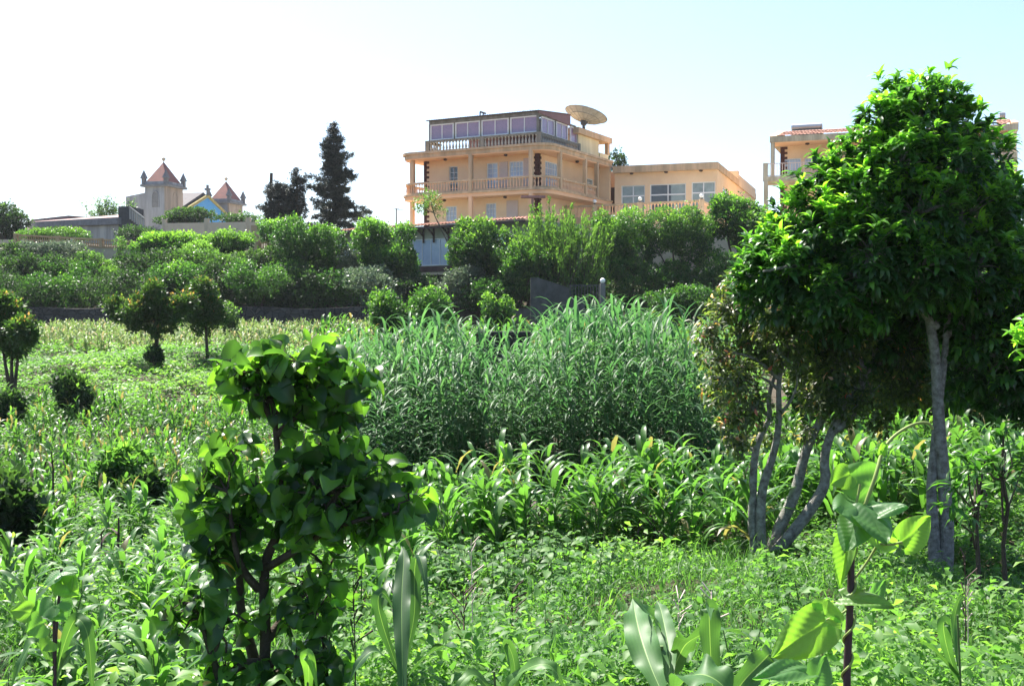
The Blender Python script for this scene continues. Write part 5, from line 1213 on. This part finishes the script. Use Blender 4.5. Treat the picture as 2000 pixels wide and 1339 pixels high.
# ================================================================ REEDS
def reed(seed, H=3.4):
    rng = np.random.default_rng(seed); m = MB(); lean = rng.normal(0, .36, 2)
    f = lambda t: np.array([lean[0] * t * t, lean[1] * t * t, H * t * .9])
    m.tube([f(t) for t in np.linspace(0, 1, 5)], np.linspace(.013, .005, 5), 4, mat=1)
    az = rng.uniform(0, 6.28); n = 21
    for i in range(n):
        t = .10 + .90 * i / (n - 1); az += math.pi + rng.normal(0, .5); L = rng.uniform(.48, .82)
        el = rng.uniform(.4, 1.0) if t < .88 else rng.uniform(1.0, 1.45); u = np.linspace(0, 1, 6)
        ribbon(m, blade_path(f(t), az, L, el, rng.uniform(1.2, 2.6), 5, rng), .054 * np.clip(np.sin(np.pi * (u * .85 + .15)) ** .8, .03, 1), rnd=np.clip(.25 + .5 * t + rng.normal(0, .13), 0, 1), fold=.35)
    return m
REEDS = [reed(200 + i, 3.1 + .12 * (i % 4)) for i in range(8)]
rr = np.random.default_rng(71)
def top_limit(px):
    return np.interp(px, [660, 690, 740, 880, 900, 960, 1000, 1040, 1100, 1250, 1330, 1370, 1410], [760, 640, 640, 600, 610, 650, 680, 620, 600, 590, 640, 600, 650])
cand = []
while len(cand) < 600:
    D = rr.uniform(20.2, 26); px = rr.uniform(672, 1430)
    yt = top_limit(px) + abs(rr.normal(0, 55)) - 12
    x = P(px, 600, D)[0]; h = zat(yt, D) - float(gz(x, D))
    if D < 21.6: h *= rr.uniform(.55, 1.0)
    if h > .9: cand.append((D, x, h))
cand.sort(); rm = []; RS = MB()
protR = []
for i, (D, x, h) in enumerate(cand):
    j = int(rr.integers(8)); s = h / 3.3
    if i < 300:
        if j not in _cm.get('r', {}): o = REEDS[j].build('giant_reed', [G_REED, STEM]); _cm.setdefault('r', {})[j] = o
        else: o = _cm['r'][j].copy(); COL.objects.link(o)
        o.location = (x, D, float(gz(x, D)) - .05); o.rotation_euler = (0, 0, rr.uniform(0, 6.28)); o.scale = (max(s, .75), max(s, .75), s)
        pq = 1000 + x / D * FPX; tag(o, ('short' if h < 2.2 else 'medium-height' if h < 2.8 else 'tall') + ' grey-green reed in the front of the clump, ' + ('left side near the heart-leaved shrub' if pq < 860 else 'left of its middle' if pq < 1050 else 'right of its middle below the gate' if pq < 1240 else 'right side beside the leaning tree'), 'reed', 'reeds at the front of the clump')
    else: RS.stamp(REEDS[j], np.array([[x, D, float(gz(x, D)) - .05]]), np.array([rr.uniform(0, 6.28)]), np.array([s]))
tag(RS.build('rear_reeds', [G_REED, STEM]), 'rear part of the tall reed clump', 'reeds', kind='stuff')

# ================================================================ GROUND COVER
def cover(name, mat, n, px0, px1, D0, D1, L0, L1, h0, h1, label, seed, T=DIA, dens=None, jitter=.6, rb=.5, mask=None, per=1):
    r = np.random.default_rng(seed); D = D0 * (D1 / D0) ** r.random(n) if dens is None else np.sqrt(r.uniform(D0**2, D1**2, n)); px = r.uniform(px0, px1, n); x = (px - 1000) / FPX * D
    f = lambda a, b: np.sin(x * a + 1.7 * np.sin(D * b)) * np.sin(D * a * .9 + 1.3 * np.sin(x * b + 2))
    hum = np.clip(.5 + .5 * f(1.7, .9) + .45 * f(4.1, 2.3) + .25 * f(9, 5), 0, 1.4)
    k = (hum > .30) | (r.random(n) < .35) | (D > 45); x, D, px, hum = x[k], D[k], px[k], hum[k]; n = len(x)
    if mask is not None: k = mask(x, D, px, hum) ; x, D, hum = x[k], D[k], hum[k]; n = len(x)
    low = 1 - .8 * np.exp(-((x - 3.3) ** 2 / .7 + (D - 14.2) ** 2 / 1.6)) - .6 * np.exp(-((x - 5.5) ** 2 / .4 + (D - 13.4) ** 2 / 1.2))
    z = gz(x, D) + .02 + np.clip(low, .15, 1) * (h0 + (h1 - h0) * hum) * np.sqrt(r.random(n))
    d = rand_unit(r, n) * [1, 1, .35]; Rm = frames(d, nrm(UP + rand_unit(r, n) * jitter)); sc = (L0 + (L1 - L0) * (D - D0) / (D1 - D0)) * r.uniform(.6, 1.4, n)
    m = MB().scatter(T, np.stack([x, D, z], 1), Rm, sc, np.clip(rb + .22 * (hum - .5) + .16 * np.sin(x * .55 + 2 * np.sin(D * .21)) * np.sin(D * .5 + x * .3) + r.normal(0, .16, n), 0, .97)); return tag(m.build(name, mat), label, 'ground cover', kind='stuff')
T2 = strip_leaf(2, 1, .5, .5, .25)
cover('near_weeds', G_WEED, 150000, -60, 2060, 4.2, 15, .045, .075, .05, .45, 'low leafy weeds covering the near field', 1, T2)
cover('near_broad_weeds', G_WEED, 16000, -60, 2060, 4.6, 15, .08, .11, .15, .65, 'broader leaved weeds in the near field', 2, T2, mask=lambda x, D, px, h: (h > .45), rb=.55)
cover('mid_weeds', G_WEED, 180000, -60, 2060, 14, 31, .08, .11, .05, .45, 'leafy weeds covering the middle of the field', 3, DIA, mask=lambda x, D, px, h: (px < 860) | (D < 17) | (px > 1380))
cover('bean_cover', G_WEED, 130000, -60, 1500, 28, 45, .11, .13, .05, .32, 'low even bean plants covering the far middle of the field', 4, DIA, rb=.6, jitter=.5)
cover('far_weeds', G_WEED, 60000, -60, 2060, 43, 59.3, .12, .14, .05, .5, 'weeds at the far end of the field', 5, DIA, rb=.55)
cover('bank_cover', G_BANK, 90000, -60, 2060, 60.5, 80, .14, .16, .05, .6, 'undergrowth covering the bank', 6, DIA, rb=.4, dens=1)
# grass blades
def grass(name, n, px0, px1, D0, D1, label, seed, L=.28, mat=None):
    r = np.random.default_rng(seed); D = D0 * (D1 / D0) ** r.random(n); x = (r.uniform(px0, px1, n) - 1000) / FPX * D
    T = strip_leaf(3, 1, .028, .7, .2); T = (T[0], T[1]); d = nrm(rand_unit(r, n) * [1, 1, .2] * .5 + UP); up = nrm(rand_unit(r, n) * [1, 1, .1])
    m = MB().scatter(T, np.stack([x, D, gz(x, D) + r.random(n) * .12], 1), frames(d, up), L * r.uniform(.6, 1.5, n), np.clip(r.normal(.4, .2, n), 0, .95)); tag(m.build(name, mat or G_WEED), label, 'grass', kind='stuff')
grass('grass', 14000, 800, 2060, 5.5, 15, 'fine grass among the weeds in the right foreground', 1)
grass('thin_grass', 14000, -60, 800, 5, 14, 'thin grass among the weeds in the left foreground', 2)

# leafy broad plants (nettle-like) as individuals
LEAFN = strip_leaf(4, 1., .55, .45, .2)
def broad_plant(seed, H=.6, n=22):
    r = np.random.default_rng(seed); s, m = MB(), MB(); P_, Dd, Nn, Sc, Rr = [], [], [], [], []
    for k in range(3):
        a = r.uniform(0, 6.28); tip = np.array([math.cos(a) * .12, math.sin(a) * .12, H * r.uniform(.7, 1)]); s.tube([(0, 0, 0), tip * .5 + [0.01, 0, 0], tip], [.007, .005, .003], 5)
        for i in range(n // 3):
            t = .3 + .7 * (i / (n // 3)); az = i * 2.4 + a; P_.append(tip * t); Dd.append((math.cos(az), math.sin(az), r.uniform(-.3, .35))); Sc.append(r.uniform(.09, .17) * (1.15 - .4 * t)); Rr.append(np.clip(r.normal(.5, .18), 0, .9))
    d = np.array(Dd); m.scatter(LEAFN, np.array(P_) + nrm(d) * .03, frames(d, nrm(UP + rand_unit(r, len(d)) * .3)), np.array(Sc), np.array(Rr)); return s, m
BP = [broad_plant(300 + i, .45 + .06 * (i % 4), 24 + 3 * (i % 3)) for i in range(6)]
def put_broad(n, px0, px1, D0, D1, s0, s1, lab, gp, seed):
    r = np.random.default_rng(seed)
    for _ in range(n):
        D = r.uniform(D0, D1); x = (r.uniform(px0, px1) - 1000) / FPX * D; j = int(r.integers(6)); root = thing('leafy_plant', (x, D, float(gz(x, D)) - .02), lab, 'plant', gp); root.rotation_euler = (0, 0, r.uniform(0, 6.28)); root.scale = (r.uniform(s0, s1),) * 3
        key = ('b', j)
        if key not in _cm: _cm[key] = (BP[j][0].build('stem', STEM), BP[j][1].build('leaves', G_WEED)); a, b = _cm[key]
        else: a, b = _cm[key][0].copy(), _cm[key][1].copy(); COL.objects.link(a); COL.objects.link(b)
        a.parent = root; b.parent = root
put_broad(55, 800, 1180, 12, 15.3, 1.0, 1.5, 'bright green broad-leaved plant in the patch before the corn band', 'broad-leaved plants before the corn band', 1)
put_broad(45, 0, 700, 6, 14, .9, 1.4, 'broad-leaved plant growing among weeds on the left', 'broad-leaved plants on the left', 2)
put_broad(26, 1330, 2000, 6, 12, .8, 1.3, 'broad-leaved plant among the grass on the right', 'broad-leaved plants on the right', 3)
put_broad(20, 720, 1400, 5.2, 10, .6, 1.0, 'small broad-leaved plant low in the centre foreground', 'broad-leaved plants in the centre foreground', 4)

# ================================================================ FOREGROUND HERO PLANTS
def near_corn(name, base, D, top, leaves, label, stalk=DSTEM, r0=.014, shade=.4):
    b = P(base[0], base[1], D); b[2] = min(b[2], float(gz(b[0], D)) + .0)
    root = thing(name, b, label, 'corn plant', None)
    s = MB(); t = P(top[0], top[1], D); q = smooth_path([b, (b + t) / 2 + [.01, 0, 0], t], 2); s.tube(q, np.linspace(r0, r0 * .6, len(q)), 10); s.build('stalk', stalk, root)
    for i, (pts, wd, tw) in enumerate(leaves):
        pth = smooth_path([P(x, y, D + d) for x, y, d in pts], 3); n = len(pth); u = np.linspace(0, 1, n)
        wv = wd * .82 * np.clip(np.sin(np.pi * (u * .9 + .1)) ** .7, .03, 1)
        m = MB(); nn = nrm(np.array(tw, float)); ribbon(m, pth, wv, normals=np.tile(nn, (n, 1)), fold=.22, wave=.3, phase=i * 2, sub=2, rnd=shade + .1 * math.sin(i * 3)); m.build('leaf', G_BLADE, root)
N_UP = (0, .2, 1); N_F = (.1, -1, .35)
near_corn('near_corn_plant', (1262, 1420), 3.0, (1290, 1260), [
    ([(1290,1345,-.22),(1270,1300,-.16),(1250,1240,-.06),(1240,1195,.06),(1236,1168,.12)], .105, (-.2, -.6, .75)),
    ([(1236,1168,-.05),(1262,1190,.0),(1285,1215,.05),(1292,1240,.08)], .05, (.4, -.6, .8)),
    ([(1305,1330,-.1),(1310,1280,-.02),(1298,1220,.1),(1290,1185,.2),(1282,1172,.24)], .065, (-.2, -.6, .75)),
    ([(1260,1390,0),(1310,1320,.05),(1330,1270,.0),(1345,1250,-.05),(1400,1225,-.1),(1460,1240,-.15),(1500,1260,-.15)], .075, (.2, .2, 1))],
    'big near corn plant with a broad grey upright leaf, bottom centre right', STEM)
near_corn('near_corn_plant', (1425, 1500), 2.3, (1400, 1400), [
    ([(1290,1400,0),(1330,1330,-.05),(1370,1310,-.1),(1420,1340,-.12),(1440,1400,-.12)], .12, (.1, -.35, 1)),
    ([(1400,1420,0),(1440,1340,.0),(1490,1290,.05),(1508,1270,.05),(1530,1310,.1)], .07, (.7, -.4, .6)),
    ([(1395,1400,.2),(1388,1280,.2),(1385,1200,.2),(1384,1176,.2),(1388,1210,.1)], .06, N_F)],
    'nearest corn leaves arching out of the bottom edge, left of the bean vine', STEM)
near_corn('near_corn_plant', (785, 1420), 4.6, (788, 1230), [
    ([(786,1350,-.3),(785,1250,-.2),(784,1160,-.05),(790,1080,.1),(784,1066,.14)], .09, (0, -.8, .5)),
    ([(788,1300,0),(812,1200,.02),(808,1120,.05),(815,1072,.02),(830,1120,-.08),(836,1190,-.14)], .07, (.4, -.8, .5)),
    ([(782,1320,0),(750,1230,.0),(735,1170,-.05),(748,1150,-.05),(770,1190,-.05)], .07, (-.4, -1, .3)),
    ([(790,1330,0),(840,1270,.0),(880,1255,-.1),(920,1280,-.1),(950,1320,-.1)], .07, N_UP),
    ([(785,1330,0),(740,1260,-.1),(700,1290,-.15),(680,1339,-.15)], .07, (-.2, -.4, 1))],
    'dark upright corn plant with overlapping blades right of the heart-leaved shrub', DSTEM, .02, .12)
near_corn('near_corn_plant', (95, 1450), 4.6, (106, 1190), [
    ([(105,1330,0),(130,1240,-.05),(150,1200,-.08),(172,1230,-.1),(178,1300,-.1),(182,1380,-.1)], .075, (.6, -.7, .6)),
    ([(104,1300,0),(70,1240,-.05),(40,1290,-.1),(15,1370,-.1)], .08, (-.6, -.7, .6)),
    ([(104,1340,0),(125,1290,-.1),(150,1260,-.15),(165,1290,-.15)], .06, (.3, -.6, .7)),
    ([(100,1280,0),(60,1200,.1),(30,1130,.1),(20,1200,.1)], .05, (-.6, -1, .3))],
    'near corn plant with a climbing bean and dark stalk at the lower left', DSTEM, .011)
near_corn('near_corn_plant', (1880, 1420), 5.0, (1870, 1200), [
    ([(1872,1330,0),(1850,1270,0),(1840,1215,-.05),(1850,1210,-.05),(1862,1250,-.05)], .07, (-.3, -1, .3)),
    ([(1872,1320,0),(1830,1270,-.05),(1780,1245,-.1),(1752,1262,-.1)], .05, N_UP),
    ([(1875,1310,0),(1920,1290,-.05),(1950,1310,-.1),(1970,1360,-.1)], .055, N_UP),
    ([(1872,1300,0),(1860,1220,.1),(1875,1160,.1),(1890,1170,.1)], .04, (0, -1, .2))],
    'small near corn plant with curled leaves at the bottom right', STEM, .008)
near_corn('near_corn_plant', (980, 1440), 4.0, (965, 1310), [
    ([(965,1380,0),(1000,1320,0),(1060,1290,-.05),(1090,1310,-.05),(1110,1370,-.05)], .07, (.2, -.5, 1)),
    ([(965,1360,0),(930,1310,0),(900,1330,-.05),(880,1380,-.05)], .06, (-.2, -.5, 1)),
    ([(1000,1400,0),(1010,1300,.05),(985,1240,.05),(990,1290,.05)], .05, N_F)],
    'low arching corn leaves at the bottom edge left of centre', STEM, .008, .6)
near_corn('near_corn_plant', (600, 1440), 4.3, (600, 1330), [
    ([(600,1380,0),(605,1310,0),(595,1270,-.05),(610,1290,-.05),(622,1360,-.05)], .06, (.2, -1, .3)),
    ([(600,1400,0),(560,1320,-.05),(525,1330,-.1),(505,1370,-.1)], .05, (-.1, -.4, 1))],
    'bright small corn leaves at the bottom edge below the heart-leaved shrub', STEM, .008, .8)

HV5, HF5 = heart_leaf(60, 24, .78, .12, .22, vein=.013, w0=.22, lobe=.08, pw=(.42, .85)); HM5 = heart_leaf.vm
def single_leaf(root, base, tip, Wd, D0, D1, face, rnd, name='leaf', fold=0., bend=0., mat=None):
    a, b = P(*base, D0), P(*tip, D1); L = np.linalg.norm(b - a); Rm = frames((b - a)[None], np.array([face], float))
    V = HV5.copy(); V[:, 0] *= Wd / (.78 * L) * .9
    V[:, 2] += fold * np.abs(V[:, 0]) - bend * V[:, 1] ** 2
    m = MB(); m.scatter((V, HF5), a[None], Rm, np.array([L]), np.array([rnd]), 0, HM5 + .05 * np.sin(V[:, 0] * 9 + V[:, 1] * 5 + rnd * 20))
    return m.build(name, mat or G_BEAN, root)
def bean_vine():
    D = 1.8; px = D / FPX
    b = P(1652, 1500, D); b[2] = float(gz(b[0], D))
    root = thing('bean_vine', b, 'bean vine with large lime leaves climbing a dark corn stalk in the right foreground', 'vine')
    s = MB(); q = smooth_path([b, P(1652, 1339, D), P(1660, 1200, D), P(1664, 1060, D), P(1662, 1000, D)], 2); s.tube(q, np.linspace(.0068, .005, len(q)), 12); s.build('stalk', DSTEM, root)
    # twining stem
    v = MB(); z0, z1 = P(1655, 1420, D)[2], P(1663, 1040, D)[2]; t = np.linspace(0, 1, 90); base = np.stack([np.interp(z0 + (z1 - z0) * t, q[:, 2], q[:, 0]), np.interp(z0 + (z1 - z0) * t, q[:, 2], q[:, 1]), z0 + (z1 - z0) * t], 1)
    w_ = base + np.stack([np.cos(t * 34) * .0082, np.sin(t * 34) * .0082, 0 * t], 1); v.tube(w_, .0022, 6, cap=False); v.build('twining_stem', PSTEM, root)
    v = MB(); path = smooth_path([P(1690, 985, D), P(1712, 925, D), P(1722, 880, D + .02), P(1745, 850, D + .03), P(1785, 826, D + .03), P(1815, 824, D + .04), P(1822, 838, D + .04)], 2); v.tube(path, np.linspace(.0035, .0022, len(path)), 8, cap=False)
    v.tube(smooth_path([P(1780, 828, D+.03), P(1788, 838, D+.03), P(1795, 836, D+.03)]), .0015, 5); v.build('tendril', PSTEM, root)
    single_leaf(root, (1728, 868), (1716, 890), .016, D, D, (.3, -1, .3), .9, 'bud_leaf'); single_leaf(root, (1722, 866), (1728, 890), .017, D + .005, D - .005, (-.5, -1, .3), .8, 'bud_leaf')
    # leaves: base, tip, width, depths, facing
    single_leaf(root, (1690, 992), (1640, 985), .085, D, D - .05, (.15, -.7, .8), .15, fold=-.35)
    single_leaf(root, (1690, 990), (1768, 978), .062, D - .005, D - .05, (-.1, -.5, 1.), .12, fold=-.5)
    single_leaf(root, (1686, 985), (1738, 1048), .080, D - .01, D - .08, (.3, -1, .8), .18, fold=-.2)
    single_leaf(root, (1684, 1000), (1650, 1068), .070, D - .005, D - .05, (-.5, -1, .4), .2, fold=-.2)
    single_leaf(root, (1706, 950), (1640, 925), .085, D + .03, D + .02, (.0, -1, .25), .45, bend=.25)
    single_leaf(root, (1660, 925), (1622, 944), .05, D + .02, D + .02, (-.2, -1, .2), .95)
    single_leaf(root, (1662, 1040), (1634, 1146), .042, D + .01, D - .01, (-.8, -1, .0), .9, fold=.4)
    single_leaf(root, (1706, 1038), (1770, 1066), .060, D, D + .02, (.1, -1, .5), .85, bend=.1)
    single_leaf(root, (1762, 1058), (1824, 1008), .062, D + .02, D + .03, (.1, -1, .2), .95)
    single_leaf(root, (1645, 1168), (1742, 1172), .055, D - .01, D - .06, (0, -.55, 1), .7)
    single_leaf(root, (1705, 1162), (1736, 1132), .03, D + .03, D + .05, (.6, -1, .4), .2)
    single_leaf(root, (1612, 1212), (1514, 1282), .085, D - .03, D - .06, (-.1, -1, .25), .95)
    single_leaf(root, (1612, 1200), (1622, 1170), .07, D - .02, D - .01, (.2, -1, .1), .8, fold=.1)
    single_leaf(root, (1614, 1212), (1632, 1248), .05, D - .02, D - .03, (.2, -1, .1), .85)
    single_leaf(root, (1575, 1312), (1475, 1310), .05, D - .12, D - .16, (.0, -.45, 1), .1)
    single_leaf(root, (1590, 1330), (1620, 1280), .055, D - .1, D - .08, (.4, -1, .4), .15)
    single_leaf(root, (1660, 1285), (1682, 1300), .03, D + .02, D + .02, (0, -1, .1), .8)
    pt = MB()
    for a, c in (((1668, 1180), (1614, 1210)), ((1668, 1130), (1712, 1066)), ((1712, 1066), (1708, 1040)), ((1668, 1050), (1690, 988)), ((1664, 1170), (1648, 1168)), ((1612, 1215), (1600, 1330)), ((1712, 1060), (1762, 1058)), ((1668, 1000), (1680, 945))):
        pt.tube(smooth_path([P(*a, D), (P(*a, D) + P(*c, D)) / 2 + [0, 0, -.004], P(*c, D)], 1), .0022, 6, cap=False)
    pt.build('leaf_stalks', PSTEM, root)
bean_vine()
def side_bean():
    D = 4.5; b = P(110, 1400, D); b[2] = float(gz(b[0], D)); root = thing('bean_vine', b, 'climbing bean with pale rounded leaves on the corn stalk at the lower left', 'vine')
    s = MB(); q = smooth_path([b, P(106, 1300, D), P(112, 1200, D), P(120, 1110, D)], 2); s.tube(q, .006, 7); s.build('stem', DSTEM, root)
    for a, c, wd, r, n_ in (((118,1122),(82,1140),.10,.15,(0,-.3,1)), ((118,1118),(150,1112),.10,.15,(0,-.3,1)), ((105,1180),(75,1200),.12,.2,(-.2,-1,.6)), ((112,1180),(128,1210),.13,.3,(.1,-1,.3)), ((85,1215),(50,1232),.13,.6,(0,-1,.3)), ((100,1250),(80,1268),.10,.8,(0,-1,.2)), ((118,1130),(150,1162),.12,.85,(.2,-1,.2)), ((60,1195),(20,1190),.10,.9,(0,-1,.4)), ((120,1150),(140,1130),.09,.9,(.2,-1,.2))):
        single_leaf(root, a, c, wd, D - .02, D - .05, n_, r)
side_bean()
# small leafy twig entering at the right edge, and mango-like plant behind the corn
def edge_plants():
    rng = np.random.default_rng(91)
    D = 8.; b = P(2040, 1000, D); b[2] = float(gz(b[0], D)); root = thing('edge_sapling', b, 'leafy twig of a sapling reaching in at the right edge of the photo', 'sapling')
    s = MB(); q = smooth_path([b, P(2040, 900, D), P(2030, 700, D), P(2005, 650, D)], 2); s.tube(q, np.linspace(.02, .006, len(q)), 6); s.build('trunk', BARK, root)
    p = np.array([P(x, y, D) for x, y in ((2000,640),(1994,655),(2010,630),(2020,660),(2005,690),(2030,720),(2000,665))]); m = MB(); leaf_cloud(m, rng, p, nrm(rng.normal(size=(7, 3)) + [-.6, 0, .2]), 8, .12, strip_leaf(3, 1, .3, .5, .2), rbase=np.full(7, .85), spread=.9, up=.2); m.build('crown', G_BIG, root)
    D = 11.5
    for px, y0, lab in ((1960, 830, 'dark sapling with drooping long leaves at the right edge in front of the corn'), (1905, 895, 'dark leafless-looking sapling in shade right of the pale double trunk')):
        b = P(px, 1060, D); b[2] = float(gz(b[0], D)); root = thing('drooping_sapling', b, lab, 'sapling', 'drooping saplings on the right'); s = MB(); m = MB(); top = P(px, y0 + 20, D)
        s.tube(wob(b, top, 6, .03, rng), np.linspace(.03, .012, 6), 6); pts = []
        for i in range(7):
            e = P(px + rng.uniform(-65, 65), rng.uniform(y0, y0 + 150), D + rng.normal(0, .25)); s.tube(wob(b + (top - b) * rng.uniform(.45, .9), e, 4, .03, rng), [.014, .01, .008, .005], 5); pts.append(e)
        pts.append(top); pts = np.array(pts); leaf_cloud(m, rng, pts, np.tile([[0, 0, 1.]], (len(pts), 1)), 13, .2, strip_leaf(3, 1, .24, .7, .2), spread=1.1, up=.0, droop=.35, rbase=np.full(len(pts), .4)); s.build('trunk', BARK_D, root); m.build('crown', G_BIG, root)
edge_plants()
def dry_stalks():
    r = np.random.default_rng(97)
    for px, y0, D, w in ((1037, 975, 15.6, 'in the middle of the corn band'), (1052, 1000, 15.4, 'beside a taller dark stalk in the corn band'), (1272, 1005, 15.2, 'right of the middle of the corn band'), (1290, 985, 15.6, 'leaning, in the right half of the corn band'), (905, 1010, 15.8, 'at the left end of the corn band'), (1928, 880, 14.6, 'right of the pale double trunk'), (232, 1010, 12, 'in the left field'), (455, 700, 33, 'left of the heart-leaved shrub top'), (100, 880, 17, 'in the far left field')):
        b = P(px, y0, D); g = float(gz(b[0], D)); m = MB(); m.tube(wob((b[0] + r.normal(0, .08), D, g), b, 5, .012, r), [.022, .02, .018, .016, .01], 6)
        for k in range(3): ribbon(m, blade_path((b[0], D, g + (b[2] - g) * r.uniform(.4, .9)), r.uniform(0, 6.28), .4, .6, 3., 6, r), [.03] * 6 + [.01])
        tag(m.build('dry_stalk', BROWN, loc=(b[0], D, g)), 'dark dead corn stalk ' + w, 'stalk', 'dead stalks in the field')
dry_stalks()
# thin seed-head weeds
def seed_weeds():
    r = np.random.default_rng(95)
    for i, (px, y, D) in enumerate([(690,1130,6),(770,1150,7),(905,1150,6.5),(920,1050,8),(1000,1140,8),(1325,1160,8),(1885,1075,8),(1890,1130,8.5),(620,1120,7),(1390,1150,7)]):
        b = P(px, y, D); g = float(gz(b[0], D)); m = MB(); m.tube([(b[0], D, g), (b[0] + .01, D, (g + b[2]) / 2), b], [.005, .004, .002], 5)
        for k in range(9):
            t = .6 + .4 * k / 9; q = np.array([b[0], D, g + (b[2] - g) * t]); e = q + np.array([r.normal(0, .05), r.normal(0, .05), .07]); m.tube([q, e], [.003, .006], 4)
        tag(m.build('seed_head_weed', SHUT if i % 2 else BROWN, loc=(b[0], D, g)), 'thin reddish seed-head weed standing above the low weeds', 'weed', 'seed-head weeds in the near field')
seed_weeds()

# ================================================================ HAZE
def haze():
    m = MB(); m.box((-3200, -80, -60), (3200, 3100, EZ + 22)); o = m.build('haze', HAZE); tag(o, kind='stuff'); o['label'] = 'thin pale haze over the valley'
HAZE = bpy.data.materials.new('haze_air'); HAZE.use_nodes = True; t_ = HAZE.node_tree; t_.nodes.clear()
pv = t_.nodes.new('ShaderNodeVolumePrincipled'); pv.inputs['Color'].default_value = (.9, .95, 1, 1); pv.inputs['Density'].default_value = .00016; pv.inputs['Anisotropy'].default_value = .3
t_.links.new(pv.outputs[0], t_.nodes.new('ShaderNodeOutputMaterial').inputs['Volume'])
haze()
